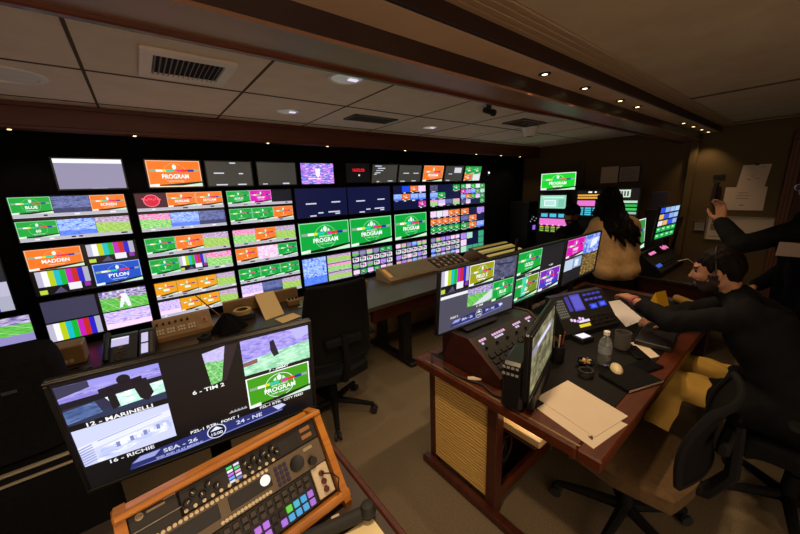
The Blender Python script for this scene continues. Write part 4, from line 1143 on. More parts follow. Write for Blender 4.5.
b = MB(); b.tube([(-.03, .25, .01), (.02, .30, .03), (.05, .24, .012)], .006, 8); b.build('wire_loop', M_RUBBER, t, smooth=True)

# thick small display turned towards the seated man
t = thing('small_display', 'small black display standing edge-on on the desk, its pale screen turned right', 'display', (1.337, .673, .755), .289)
b = MB(); b.rbox(-.245, .245, .004, .028, .075, .375, .006); b.rbox(-.236, -.03, .028, .115, .012, .235, .012); b.build('casing', M_BEZEL, t)
MB().rbox(-.18, .18, -.01, .026, 0, .078, .008).build('foot', M_BLACK, t)
for x0, x1, z0, z1 in ((-.245, .245, .361, .375), (-.245, .245, .075, .091), (-.245, -.237, .08, .37), (.237, .245, .08, .37)): MB().rbox(x0, x1, -.003, .006, z0, z1, .001).build('bezel', M_BEZEL, t)
c = Canvas(.474, .27, .003); c.rect(0, 0, 1, 1, proc('blur', '#4e4a36', '#85815f', '#2a2a20')); c.rect(.05, .24, .9, .36, '#8a86a0', 2); c.rect(.25, .26, .8, .33, '#d8d4ea', 3); c.build('screen', t, (0, 0, .091))
b = MB()
for k in range(2):
    for q in range(4): b.box(-.2362, -.2348, .045 + q * .018, .057 + q * .018, .205 - k * .03, .217 - k * .03)
b.build('pale_print', mat('pale_print', '#8a8a88', .7), t)

# second sloping panel with violet screens, in front of the seated man
t = thing('lit_control_panel', 'sloping control panel with violet screens and blue keys within reach of the seated man', 'panel', (1.935, .835, .755), -.31)
pd, pz0, pz1 = .15, .03, .225
b = MB(); b.prism([(0, 0), (pd + .04, 0), (pd + .04, pz1), (pd, pz1), (0, pz0)], 0, .46); b.build('case', mat('panel_black_paint', (.012, .013, .012), .5, var=.2), t)
sl = math.atan2(pz1 - pz0, pd); rt = (-(PI / 2 - sl), 0, 0); L_ = math.hypot(pd, pz1 - pz0)
c = Canvas(.46, L_, -.0006)
c.rect(.02, .10, .20, .62, '#2a2620', 1)
for i in range(5):
    for j in range(7): c.rect(.03 + i * .033, .12 + j * .07, .052 + i * .033, .16 + j * .07, '#6a6458', 2)
c.rect(.23, .05, .30, .46, '#3c3690', 1); c.rect(.33, .03, .52, .48, '#4a44a8', 1); c.rect(.35, .07, .50, .43, '#5a54c0', 2)
for i in range(4):
    c.rect(.58 + i * .09, .06, .65 + i * .09, .12, '#3c38a0', 1); c.rect(.58 + i * .09, .20, .65 + i * .09, .26, '#4a46b0', 1)
c.rect(.62, .36, .76, .50, '#2c3cc8', 1); c.rect(.80, .34, .94, .48, '#2c3cc8', 1); c.rect(.65, .39, .73, .47, '#5068f0', 2); c.rect(.83, .37, .91, .45, '#5068f0', 2)
for i in range(5): c.rect(.17 + i * .05, .64 + .03 * (i % 3), .21 + i * .05, .71 + .03 * (i % 3), ('#d8b8e8', '#e8d0f0', '#b890d8')[i % 3], 1)
c.rect(.30, .73, .50, .79, '#e0d0f0', 1); c.rect(.28, .83, .48, .91, '#d8c428', 1)
c.build('lit_screens', t, Vector((.23, 0, .031)), rt)
grid_keys('key', t, 8, 3, .24, .45, .02, .09, M_KEY, rot=rt, loc=(0, 0, .031), h=.008)
t = thing('small_tablet', 'tiny bright white screen lying at the near corner of the violet-lit panel', 'screen', (2.0, .765, .755), -.3)
MB().rbox(-.05, .05, -.04, .04, 0, .03, .004).build('body', M_BLACK, t); MB().rbox(-.035, .035, -.026, .026, .03, .0315, .0005).build('screen', glow('#e8e4f4', 1.1), t)

# things lying on the right desk
sheet('paper_sheet', 'white paper sheet on top, skewed over another at the desk corner', 'paper', [(1.205, .385), (1.43, .345), (1.505, .625), (1.265, .655)], M_PAPER, .7565, 'loose papers at the desk corner')
low = sheet('paper_sheet', 'lower paper sheet with a dark mark, under the skewed one at the desk corner', 'paper', [(1.145, .365), (1.375, .330), (1.40, .60), (1.20, .615)], M_PAPER, .7545, 'loose papers at the desk corner')
MB().plate([(-.014, -.005), (.0, -.009), (.014, -.005), (.004, .002), (.008, .009), (-.004, .006)], 0, .0003).build('printed_mark', mat('grey_ink', '#4a4440', .8), low, Vector((1.195, .395, .7556)) - low.location, (0, 0, .4))
t = thing('computer_mouse', 'small cream computer mouse on the black notebook', 'mouse', (1.755, .50, .772), .5)
def ms(u, v):
    a = u * 2 * PI; q = math.cos(v * PI / 2); return (.05 * math.cos(a) * q, .028 * math.sin(a) * q, .026 * math.sin(v * PI / 2))
b = MB(); b.grid(ms, 24, 8); b.build('shell', mat('cream_plastic', '#d8c8a0', .4), t, smooth=True)
t = thing('notebook', 'black closed notebook under the cream mouse', 'notebook', (1.735, .435, .755), -.35)
MB().rbox(-.11, .11, -.08, .08, 0, .016, .003).build('cover', M_CLOTHB, t); MB().box(-.107, .111, -.0805, -.078, .003, .013).build('pages', M_PAPER, t)
t = thing('black_pad', 'flat glossy black pad beside the notebook near the desk edge', 'tablet', (1.92, .42, .755), -.3)
MB().rbox(-.07, .07, -.045, .045, 0, .012, .003).build('body', M_BLACKG, t)
t = thing('cable_ring', 'small black ring of wound cable beside the loose papers', 'cable', (1.62, .59, .755))
b = MB(); b.tube([((.030 + .002 * math.sin(9 * a)) * math.cos(a), (.030 + .002 * math.sin(9 * a)) * math.sin(a), .007 + .0012 * a) for a in [k * .35 for k in range(56)]], .006, 6); b.build('coil', M_RUBBER, t, smooth=True)
t = thing('water_bottle', 'clear plastic water bottle with a white cap, between the clutter and the grey mug', 'bottle', (1.80, .575, .755))
MB().lathe([(.028, 0), (.031, .006), (.031, .05), (.029, .06), (.031, .07), (.031, .11), (.026, .135), (.013, .158), (.0125, .17)], 24).build('body', mat('clear_plastic', '#c8ccc8', .08, trans=.85), t, smooth=True)
MB().lathe([(.0298, .064), (.0318, .066), (.0318, .106), (.0298, .108)], 24).build('wrapper', mat('bottle_wrapper', '#8a9098', .4), t, smooth=True)
MB().lathe([(.0145, .168), (.0145, .186), (.0001, .188)], 20).build('cap', M_PAPERW, t, smooth=True)
t = thing('grey_mug', 'grey drinking mug on the desk left of the reaching arm', 'mug', (2.06, .575, .755), .6)
MB().lathe([(.036, 0), (.04, .004), (.041, .10), (.038, .10), (.037, .006), (.0001, .005)], 28).build('body', mat('grey_glaze', '#5a5650', .4), t, smooth=True)
MB().tube([(.04, 0, .08), (.062, 0, .075), (.066, 0, .05), (.055, 0, .025), (.04, 0, .022)], .006, 8).build('handle', mat('grey_glaze', '#5a5650', .4), t, smooth=True)
t = thing('pen_pot', 'dark pot crowded with pens and wrappers behind the cable ring', 'pot', (1.66, .76, .755))
MB().lathe([(.038, 0), (.042, .09), (.038, .09), (.035, .006), (.0001, .005)], 20).build('pot', M_DARKMETAL, t, smooth=True)
for k, q in enumerate(('#b84a2a', '#d8c060', '#406050', '#c8b8a0', '#803020')):
    a = k * 1.3; MB().cyl((.015 * math.cos(a), .015 * math.sin(a), .01), (.032 * math.cos(a), .032 * math.sin(a), .13 + .01 * k), .004).build('pen', mat('pen_' + q[1:], q, .4), t)
t = thing('snack_bowl', 'low dark bowl of colourful wrapped sweets before the violet-lit panel', 'bowl', (1.70, .625, .755))
MB().lathe([(.022, 0), (.04, .022), (.044, .036), (.040, .036), (.02, .006), (.0001, .006)], 20).build('bowl', M_BLACKG, t, smooth=True)
SWEET = ['#a03828', '#c8a040', '#506838', '#c0b0a0']
for k in range(7):
    a = k * 2.4; rr = .022 * math.sqrt((k + .4) / 7)
    o = MB().rbox(-.010, .010, -.006, .006, -.005, .005, .003).build('wrapped_sweet', mat('wrap_' + SWEET[k % 4][1:], SWEET[k % 4], .35), None, (1.70 + rr * math.cos(a), .625 + rr * math.sin(a), .781 + .008 * (k % 2)), (R.uniform(-.4, .4), R.uniform(-.4, .4), a))
    tag(o, 'small wrapped sweet in the low dark bowl before the violet-lit panel', 'sweet', 'sweets in the bowl')
sheet('paper_sheet', 'narrow white paper slip beside the black binder, left of the seated man', 'paper', [(2.02, .44), (2.10, .405), (2.24, .53), (2.17, .565)], M_PAPER, .7545)
t = thing('black_binder', 'black binder lying flat between the white slip and the seated man', 'binder', (2.30, .475, .755), .1)
MB().rbox(-.13, .13, -.085, .085, 0, .03, .004).build('cover', M_BLACK, t); MB().rbox(-.12, .12, -.089, -.084, .006, .012, .002).build('metal_edge', M_STEEL, t)
t = thing('black_phone', 'black phone lying on the white slip near the desk edge', 'phone', (2.05, .50, .757), .75)
MB().rbox(-.075, .075, -.036, .036, 0, .009, .003).build('body', M_BLACKG, t)
sheet('paper_sheet', 'bright white paper under the reaching hand, right of the blue-lit keys', 'paper', [(2.40, .66), (2.62, .62), (2.95, .88), (2.80, .94)], M_PAPERW, .7545)
t = thing('folded_card', 'bright yellow triangular folded card standing behind the reaching arm', 'card', (3.02, .64, .755), -.3)
b = MB(); b.prism([(-.04, 0), (.04, 0), (.0, .11)], -.06, .06); b.build('card', mat('yellow_card', '#e8b018', .8, var=.05), t)
t = thing('tan_roll', 'tan rolled sheet lying on the desk right of the yellow card', 'roll', (3.12, .48, .755), .9)
b = MB(); b.cyl((-.12, 0, .03), (.12, 0, .03), .03, n=20); b.build('roll', mat('tan_rolled_paper', '#9a7a30', .8, var=.08), t, smooth=True)

# ================================================================== SECOND DESK AND END WALL
t = thing('end_desk', 'dark desk with lit pink and blue keys near the end wall, behind the woman', 'desk', (0, 0, 0))
MB().rbox(3.88, 4.75, .45, 1.30, .71, .75, .006).build('worktop', M_TOP, t)
for x in (3.90, 4.60): MB().rbox(x, x + .06, .5, 1.02, 0, .71, .004).build('leg', M_WOODD, t)
t = thing('audio_panel', 'sloping dark panel with pink and blue lit keys on the end desk', 'panel', (3.90, .84, .75), .0)
wedge(0, .84, .20, .06, .22, M_BLACK, 'case', t, .02)
sl = math.atan2(.16, .20); rt = (-(PI / 2 - sl), 0, 0); L_ = math.hypot(.20, .16)
c = Canvas(.84, L_, -.0006)
for i in range(4): c.rect(.22 + i * .06, .12, .27 + i * .06, .24, '#f088c0', 1)
c.build('pink_keys', t, Vector((.42, 0, .061)), rt)
c = Canvas(.84, L_, -.0006)
for i in range(4): c.rect(.74 + i * .06, .05 + .05 * (i % 2), .79 + i * .06, .24 + .03 * (i % 2), '#e878b0', 1)
c.build('pink_keys', t, Vector((.42, 0, .061)), rt)
c = Canvas(.84, L_, -.0006)
for i in range(3): c.rect(.06 + i * .06, .66, .105 + i * .06, .80, '#3860c8', 1)
c.build('blue_keys', t, Vector((.42, 0, .061)), rt)
grid_keys('key', t, 12, 2, .2, .66, .03, .09, M_KEY, rot=rt, loc=(0, 0, .061), h=.01)
t = thing('panel_cable', 'pale curled cable hanging beside the pink-lit keys', 'cable', (4.48, .72, .75))
b = MB(); b.tube([(-.06, .11, .09), (-.02, .04, .12), (0, -.03, .06), (.02, -.06, .01), (.08, -.07, .008)], .006, 6); b.build('cord', M_KEYL, t, smooth=True)
def em1(c): slide(c, '#2f8a3a', 'PROGRAM', 1)
def em2(c):
    c.rect(0, 0, 1, 1, '#0c1020')
    for j in range(5):
        for i in range(4):
            k = ['#2850e0', '#a8c8f0', '#e0d8e8', '#88a8e0', '#d8e0f0', '#e0b060', '#98b8e8', '#50c070'][(i * 3 + j * 5) % 8] if j < 3 else '#20b050'
            c.rect(i / 4 + .01, j / 5 + .02, (i + 1) / 4 - .01, (j + 1) / 5 - .03, k, 2)
            if j >= 3: c.rect(i / 4 + .06, j / 5 + .06, (i + 1) / 4 - .08, j / 5 + .1, '#c8f0d4', 3)
monitor('desk_monitor', .60, .337, 'monitor with a dim green slate, close behind the hair of the woman', 'monitor', (4.26, 1.18, .938), em1, yaw=.01, tilt=-.05, group=None, bez=.01, dep=.04, stand=.188)
monitor('desk_monitor', .55, .33, 'monitor tiled blue, white and green, standing on the end desk', 'monitor', (4.30, .955, 1.10), em2, yaw=-.06, tilt=.076, bez=.01, dep=.04)
MB().rbox(.0, .70, .03, .055, .12, .17, .005).build('wall_arm', M_BLACK, bpy.data.objects['desk_monitor.005'])

t = thing('display_cabinet', 'tall dark cabinet against the end wall carrying the stacked bright displays', 'cabinet', (4.82, 2.0, 0))
MB().rbox(-.14, .17, -.62, .60, 0, 1.62, .006).build('body', mat('cabinet_dark', (.016, .013, .012), .6, var=.2), t)
MB().rbox(-.40, -.145, -.55, .58, .72, .76, .006).build('ledge', M_WOODD, t)
def d_win(c): c.rect(0, 0, 1, 1, '#8fd0b8'); c.rect(.10, .1, .9, .22, '#b8e8d8', 2); c.rect(.16, .36, .62, .84, '#e4f4f0', 2); c.rect(.2, .42, .58, .78, '#b0dcd8', 3); c.rect(.72, .3, .94, .9, '#78bca8', 2)
def d_mix(c):
    for i in range(3): c.rect(.05 + i * .3, .02, .28 + i * .3, .2, '#48b8d8', 2)
    c.rect(.0, .28, 1, .62, '#e070c8', 2)
    for i in range(5): c.rect(.05 + i * .2, .58, .12 + i * .2, .66, '#f0a0e0', 3)
    for j in range(3):
        for i in range(5): c.rect(.02 + i * .2, .70 + j * .1, .16 + i * .2, .77 + j * .1, ('#c8a030', '#6a9a40', '#8ab048')[j], 2)
def d_or(c):
    c.rect(0, 0, 1, 1, '#14100e'); c.rect(.45, .02, .6, .08, '#f0f0f0', 2); c.rect(.7, .02, .78, .08, '#f0f0f0', 2)
    for j in range(2): c.rect(.02, .14 + j * .1, .98, .21 + j * .1, '#e0a030', 2)
    c.rect(.02, .38, .98, .60, '#e070c8', 2)
    for j in range(4):
        for i in range(3): c.rect(.04 + i * .32, .66 + j * .085, .3 + i * .32, .72 + j * .085, '#48b8d0', 2)
def d_gr(c):
    c.rect(0, 0, 1, 1, '#1a1414'); c.rect(.02, .04, .62, .30, '#c8dcc8', 2)
    for i in range(4): c.rect(.08 + i * .13, .09, .15 + i * .13, .26, '#303830', 3)
    for j in range(4): c.rect(.05, .42 + j * .13, .95, .50 + j * .13, ('#b8d8c0', '#30b050', '#40c060', '#90b8a0')[j], 2)
Y90 = -PI / 2
monitor('bright_display', .48, .225, 'bright green PROGRAM slate display at the top of the stack by the end wall', 'display', (4.60, 2.28, 1.615), lambda c: slide(c, '#10d028', 'PROGRAM', 1), yaw=Y90, bez=.012, dep=.07)
monitor('bright_display', .37, .18, 'pale teal window display second in the stack, above the capped man', 'display', (4.60, 2.33, 1.36), d_win, yaw=Y90, bez=.012, dep=.07)
monitor('bright_display', .42, .27, 'display of cyan, pink and olive blocks behind the capped man', 'display', (4.60, 2.30, 1.02), d_mix, yaw=Y90, bez=.01, dep=.07)
monitor('bright_display', .30, .32, 'display of orange, pink and cyan bars left of the hair of the woman', 'display', (4.62, 1.86, 1.27), d_or, yaw=Y90, bez=.01, dep=.055)
monitor('bright_display', .24, .34, 'small display of green rows and a white chart right of the hair of the woman', 'display', (4.62, 1.43, 1.27), d_gr, yaw=Y90, bez=.02, dep=.055)
t = thing('desk_lamp', 'thin black jointed lamp arm rising above the display stack', 'lamp', (4.80, 2.02, 1.62))
MB().lathe([(.05, 0), (.05, .015), (.015, .03)], 18).build('base', M_BLACK, t)
b = MB(); b.tube([(0, 0, .02), (-.01, -.01, .2), (-.03, .0, .36)], .012, 8); b.build('lower_arm', M_BLACK, t, smooth=True)
b = MB(); b.tube([(-.03, 0, .36), (-.06, .10, .25), (-.07, .14, .20)], .014, 8); b.build('upper_arm', M_BLACK, t, smooth=True)
t = thing('storage_shelf', 'small dark shelf of boxes and a violet folder beside the end desk', 'shelf', (4.86, 1.16, 0))
MB().rbox(-.1, .13, -.11, .11, 0, 1.36, .006).build('cabinet', mat('cabinet_dark', (.016, .013, .012), .6), t)
t = thing('folder', 'violet-grey folder standing on the dark shelf by the wall corner', 'folder', (4.80, 1.16, 1.36), .1)
MB().rbox(-.012, .012, -.08, .08, 0, .2, .003).build('cover', mat('violet_grey_card', '#3c3450', .8), t)

def wall_sheet(name, label, cat, y0, y1, z0, z1, m, x=5.0, sk=0.0, group=None, lines=None, frame=None):
    """sheet on the end wall; x toward the room is negative"""
    t = thing(name, label, cat, (x, (y0 + y1) / 2, z0), Y90, group)
    w_, h_ = abs(y1 - y0), z1 - z0
    b = MB(); b.plate([(-w_ / 2, 0), (w_ / 2, 0), (w_ / 2 + sk, h_), (-w_ / 2 + sk, h_)], 0, .002, 0, Matrix.Rotation(PI / 2, 4, 'X'))
    b.build('sheet', m, t)
    if frame:
        b = MB()
        for q in ((-w_ / 2 - .012, w_ / 2 + .012, h_, h_ + .012), (-w_ / 2 - .012, w_ / 2 + .012, -.012, 0), (-w_ / 2 - .012, -w_ / 2, 0, h_), (w_ / 2, w_ / 2 + .012, 0, h_)): b.rbox(q[0], q[1], -.012, 0, q[2], q[3], .002)
        b.build('frame', frame, t)
    if lines:
        b = MB()
        for (u, v, a, h) in lines: b.box((u - .5) * w_ + sk * v, (u + a - .5) * w_ + sk * v, -.0032, -.0022, v * h_, (v + h) * h_)
        b.build('print', mat('faint_print', '#7a6a5a', .9), t)
    return t
M_PAPT = mat('paper_tan', '#d0b8a0', .9, spec=.1, var=.06, scale=6)
wall_sheet('wall_paper_sheet', 'upper tilted paper with a faint sketch pinned on the end wall', 'paper', .36, .56, 1.58, 1.81, M_PAPT, sk=.02, group='papers on the end wall', lines=[(.3, .35, .15, .03), (.55, .4, .2, .02), (.4, .5, .1, .03), (.6, .88, .25, .02)])
MB().rbox(-.015, .015, -.012, 0, 0, .02, .003).build('clip', M_BLACK, bpy.data.objects['wall_paper_sheet'], (.02, -.002, .222))
wall_sheet('wall_paper_sheet', 'middle larger paper with a round drawing, under the sketch on the end wall', 'paper', .335, .64, 1.35, 1.59, M_PAPT, x=4.997, sk=.0, group='papers on the end wall', lines=[(.3, .5, .3, .02), (.28, .62, .34, .02), (.32, .74, .26, .02), (.42, .2, .1, .04)])
wall_sheet('wall_board', 'wide pale board low on the end wall behind the outstretched sleeve', 'board', .24, .73, 1.03, 1.27, M_PAPT, x=4.99, group=None, frame=mat('pale_frame', '#8a7a64', .7), lines=[(.04, .1, .5, .03), (.05, .4, .1, .3), (.06, .75, .12, .12)])
wall_sheet('wall_card', 'small pale card in a dark frame beside the wall corner', 'card', .755, .84, 1.12, 1.22, mat('card_pale', '#8f8878', .8), x=4.99, frame=M_WOODD, lines=[(.15, .2 + .2 * k, .7, .05) for k in range(4)])
t = thing('wall_handset', 'dark wall handset hanging above the small framed card', 'handset', (5.0, .71, 1.44), Y90)
MB().rbox(-.035, .035, -.03, 0, .0, .16, .008).build('cradle', mat('cradle_brown', '#3a2416', .6), t)
MB().tube([(0, -.045, .0), (0, -.06, .05), (0, -.06, .13), (0, -.045, .2)], [.022, .014, .014, .024], 10).build('handset', M_BLACK, t, smooth=True)
MB().rbox(-.045, .045, -.012, 0, .25, .29, .003).build('top_plate', M_BLACK, t)
wall_sheet('wall_notice', 'plain pale notice on the recessed wall, left one of the pair', 'notice', 1.685, 1.89, 1.68, 1.89, M_PAPT, group='notices above the display stack')
wall_sheet('wall_notice', 'notice with printed lines in a dark frame, right one of the pair', 'notice', 1.445, 1.665, 1.69, 1.875, mat('paper_grey', '#9a8f84', .9), x=4.99, group='notices above the display stack', frame=M_BLACK, lines=[(.08, .15 + .13 * k, .8 - .1 * (k % 3), .04) for k in range(6)])

# ================================================================== PEOPLE
def V(*a): return np.array(a, float)
def nrm(v): return v / np.linalg.norm(v)
class SDF:
    """one continuous surface grown from tapered limbs that blend into each other"""
    def __init__(s, lo, hi, res):
        s.lo = V(*lo); s.res = res
        n = np.ceil((V(*hi) - s.lo) / res).astype(int) + 1
        s.n = n; s.d = np.full(n, .5, np.float32)
    def _sub(s, lo, hi):
        a = np.clip(np.floor((lo - s.lo) / s.res).astype(int), 0, s.n - 1); b = np.clip(np.ceil((hi - s.lo) / s.res).astype(int) + 1, 0, s.n)
        sl = tuple(slice(i, max(i, j)) for i, j in zip(a, b))
        g = [s.lo[k] + s.res * np.arange(a[k], max(a[k], b[k])) for k in range(3)]
        return sl, np.meshgrid(*g, indexing='ij')
    @staticmethod
    def _smin(a, b, k):
        h = np.clip(.5 + .5 * (b - a) / k, 0, 1); return b * (1 - h) + a * h - k * h * (1 - h)
    def _app(s, sl, e, k, cut):
        if cut: s.d[sl] = -s._smin(-s.d[sl], e, k)
        else: s.d[sl] = s._smin(s.d[sl], e, k)
    def cone(s, a, b, ra, rb, k=.02, cut=False):
        a = V(*a); b = V(*b); m = max(ra, rb) + k + 3 * s.res
        sl, (X, Y, Z) = s._sub(np.minimum(a, b) - m, np.maximum(a, b) + m)
        d = b - a; L = max(d @ d, 1e-9)
        t = np.clip(((X - a[0]) * d[0] + (Y - a[1]) * d[1] + (Z - a[2]) * d[2]) / L, 0, 1)
        e = np.sqrt((X - a[0] - t * d[0]) ** 2 + (Y - a[1] - t * d[1]) ** 2 + (Z - a[2] - t * d[2]) ** 2) - (ra + (rb - ra) * t)
        s._app(sl, e.astype(np.float32), k, cut); return s
    def ell(s, c, ax, r, k=.02, cut=False):
        """ellipsoid: centre, three unit axes, three radii"""
        c = V(*c); m = max(r) + k + 3 * s.res
        sl, (X, Y, Z) = s._sub(c - m, c + m)
        q = [((X - c[0]) * u[0] + (Y - c[1]) * u[1] + (Z - c[2]) * u[2]) for u in ax]
        k0 = np.sqrt(sum((a / b) ** 2 for a, b in zip(q, r))) + 1e-6; k1 = np.sqrt(sum((a / b ** 2) ** 2 for a, b in zip(q, r))) + 1e-6
        s._app(sl, (k0 * (k0 - 1) / k1).astype(np.float32), k, cut); return s
    def ripple(s, fn):
        sl, (X, Y, Z) = s._sub(s.lo, s.lo + s.res * s.n); s.d += fn(X, Y, Z)[:s.n[0], :s.n[1], :s.n[2]].astype(np.float32); return s
    def mesh(s, name, mats, pick=None):
        d = s.d; d[0] = d[-1] = .5; d[:, 0] = d[:, -1] = .5; d[:, :, 0] = d[:, :, -1] = .5
        ins = d < 0
        nx, ny, nz = d.shape
        cnt = np.zeros((nx - 1, ny - 1, nz - 1), np.int8)
        for i in (0, 1):
            for j in (0, 1):
                for k in (0, 1): cnt += ins[i:nx - 1 + i, j:ny - 1 + j, k:nz - 1 + k]
        cells = np.argwhere((cnt > 0) & (cnt < 8))
        idx = np.full(cnt.shape, -1, np.int32); idx[tuple(cells.T)] = np.arange(len(cells))
        acc = np.zeros((len(cells), 3)); num = np.zeros(len(cells))
        cr = [(i, j, k) for i in (0, 1) for j in (0, 1) for k in (0, 1)]
        for a in cr:
            for ax in range(3):
                if a[ax]: continue
                b = list(a); b[ax] = 1
                da = d[tuple((cells + a).T)]; db = d[tuple((cells + b).T)]
                x = (da < 0) != (db < 0); t = np.where(x, da / np.where(x, da - db, 1), 0)
                p = np.tile(V(*a), (len(cells), 1)); p[:, ax] += t
                acc[x] += p[x]; num[x] += 1
        vs = s.lo + s.res * (cells + acc / num[:, None])
        fs = []
        for ax in range(3):
            sl0 = [slice(None)] * 3; sl1 = [slice(None)] * 3; sl0[ax] = slice(0, -1); sl1[ax] = slice(1, None)
            e = np.argwhere(ins[tuple(sl0)] != ins[tuple(sl1)])
            u, w_ = (ax + 1) % 3, (ax + 2) % 3
            ok = (e[:, u] > 0) & (e[:, w_] > 0) & (e[:, u] < d.shape[u] - 1) & (e[:, w_] < d.shape[w_] - 1); e = e[ok]
            flip = ins[tuple(e.T)]
            q = []
            for du, dw in ((-1, -1), (0, -1), (0, 0), (-1, 0)):
                c = e.copy(); c[:, u] += du; c[:, w_] += dw; q.append(idx[tuple(c.T)])
            q = np.stack(q, 1); q[~flip] = q[~flip][:, ::-1]; fs.append(q)
        fs = np.concatenate(fs)
        me = bpy.data.meshes.new(name); me.from_pydata(vs.tolist(), [], fs.tolist())
        for m in mats: me.materials.append(m)
        if pick is not None:
            c = vs[fs].mean(1); me.polygons.foreach_set('material_index', pick(c).astype(np.int32))
        me.shade_smooth(); me.update()
        return me

def basis(f, up=(0, 0, 1)):
    f = nrm(V(*f)); l = nrm(np.cross(V(*up), f)); return f, l, np.cross(f, l)   # forward, left, up

def head_shape(S, c, f, l, u, nose=1.0):
    P = lambda a, b, d_: c + f * a + l * b + u * d_
    S.ell(P(-.012, 0, .035), (f, l, u), (.098, .077, .092), .02)
    S.ell(P(.022, 0, -.02), (f, l, u), (.072, .064, .085), .03)
    S.cone(P(.045, .022, -.088), P(.045, -.022, -.088), .026, .026, .025)
    S.cone(P(.0, .05, -.06), P(.045, .02, -.09), .022, .022, .02); S.cone(P(.0, -.05, -.06), P(.045, -.02, -.09), .022, .022, .02)
    for s in (-1, 1):
        S.cone(P(.075, s * .045, .028), P(.086, s * .014, .024), .010, .010, .012)
        S.ell(P(.092, s * .032, .006), (f, l, u), (.016, .018, .012), .008, True)
        S.ell(P(.074, s * .032, .006), (f, l, u), (.013, .013, .011), .003)
        S.cone(P(.058, s * .045, -.025), P(.06, s * .03, -.03), .02, .02, .02)
        S.ell(P(-.012, s * .079, -.012), (nrm(f + l * s * -.35), nrm(l + f * s * .35), u), (.020, .008, .032), .006)
    S.cone(P(.086, 0, .012), P(.108 * nose, 0, -.028), .009, .012, .010)
    for s in (-1, 1): S.cone(P(.094, s * .010, -.034), P(.088, s * .013, -.036), .008, .008, .006)
    S.cone(P(.082, .018, -.066), P(.090, 0, -.064), .007, .008, .006); S.cone(P(.082, -.018, -.066), P(.090, 0, -.064), .007, .008, .006)
    S.cone(P(.080, .016, -.077), P(.087, 0, -.078), .008, .009, .006); S.cone(P(.080, -.016, -.077), P(.087, 0, -.078), .008, .009, .006)

def face_pick(c, f, l, u, beard):
    """material slots: 0 skin, 1 eyes, 2 brows / beard, 3 lips"""
    def pick(p):
        q = p - c; a = q @ f; b = q @ l; d = q @ u; ab = np.abs(b)
        out = np.zeros(len(p), int)
        near = (np.abs(a) < .16) & (ab < .11) & (np.abs(d) < .15)
        out[near & (a > .06) & (ab > .019) & (ab < .046) & (np.abs(d - .006) < .0065)] = 1
        out[near & (a > .06) & (ab > .012) & (ab < .055) & (d > .022) & (d < .034)] = 2
        if beard:
            out[near & (a > -.012) & (d < -.045 - .0 * a) & (d > -.125) & (a > -.01 + .0 * d)] = 2
            out[near & (a > -.015) & (a < .03) & (ab > .05) & (d < -.01) & (d > -.06)] = 2
            out[near & (a > .06) & (ab < .03) & (d < -.040) & (d > -.056)] = 2
        out[near & (a > .074) & (ab < .022) & (d < -.060) & (d > -.083)] = 3
        return out
    return pick

def hand(S, wr, fwd, palmn, k=.008, curl=.5, side=1, r=1.0):
    """palm with five separate bent fingers; fwd = along the fingers, palmn = out of the palm"""
    f = nrm(V(*fwd)); n = nrm(V(*palmn) - f * (V(*palmn) @ f)); t = np.cross(n, f) * side   # t: toward the thumb
    W = V(*wr)
    for o in (-.024, -.008, .008, .024): S.cone(W + f * .012 + t * o * .7, W + f * .078 + t * o, .014, .0125, .012)
    for i, (o, L) in enumerate(((.027, .068), (.009, .078), (-.009, .072), (-.026, .056))):
        p0 = W + f * .082 + t * o; c = curl * (1 + .1 * i)
        d1 = nrm(f * math.cos(c * .5) + n * math.sin(c * .5) + t * o * 1.5); p1 = p0 + d1 * L * .45
        d2 = nrm(f * math.cos(c * 1.2) + n * math.sin(c * 1.2)); p2 = p1 + d2 * L * .32
        d3 = nrm(f * math.cos(c * 1.8) + n * math.sin(c * 1.8)); p3 = p2 + d3 * L * .25
        S.cone(p0, p1, .0098, .0088, .003); S.cone(p1, p2, .0088, .0080, .003); S.cone(p2, p3, .0080, .0070, .003)
    b0 = W + f * .022 + t * .024; b1 = b0 + nrm(f * .6 + t * .75 + n * .25) * .042; b2 = b1 + nrm(f * .9 + t * .25 + n * .35) * .032; b3 = b2 + nrm(f + n * .3) * .024
    S.cone(b0, b1, .015, .0115, .008); S.cone(b1, b2, .0112, .0098, .003); S.cone(b2, b3, .0098, .0078, .003)

def torso(S, J, g=0.0, k=.03, slim=1.0):
    L = J['left']
    for s in (-1, 1):
        S.cone(J['pel'] + L * s * .075 * slim, J['waist'] + L * s * .055 * slim, .118 * slim + g, .108 * slim + g, k)
        S.cone(J['waist'] + L * s * .055 * slim, J['chest'] + L * s * .075 * slim, .108 * slim + g, .118 * slim + g, k)
        sh = J['shL'] if s > 0 else J['shR']
        S.cone(J['chest'] + L * s * .07 * slim, sh * .85 + J['neck'] * .15, .11 * slim + g, .062 + g, k)
        S.cone(J['neck'], sh, .055 + g * .6, .054 + g, k)
def arm(S, J, s, g=0.0, k=.015, end=1.0):
    sh, el, wr = J['sh' + s], J['el' + s], J['wr' + s]
    S.cone(sh, el, .052 + g, .042 + g, k); S.cone(el, el + (wr - el) * .35, .042 + g, .041 + g, k); S.cone(el + (wr - el) * .35, el + (wr - el) * end, .041 + g, .029 + g + (1 - end) * .02, k)
def leg(S, J, s, g=0.0, k=.02, end=1.0):
    h, kn, an = J['hip' + s], J['kn' + s], J['an' + s]
    S.cone(h, kn, .088 + g, .060 + g, k); S.cone(kn, kn + (an - kn) * .35, .058 + g, .058 + g, k); S.cone(kn + (an - kn) * .35, kn + (an - kn) * end, .058 + g, .040 + g + (1 - end) * .02, k)
def shoes(S, J, fw):
    for s in 'LR':
        a = J['an' + s]; S.cone(a + V(0, 0, -.045) - fw * .04, a + V(0, 0, -.055) + fw * .15, .045, .036, .02); S.cone(a, a + V(0, 0, -.05), .045, .045, .02)

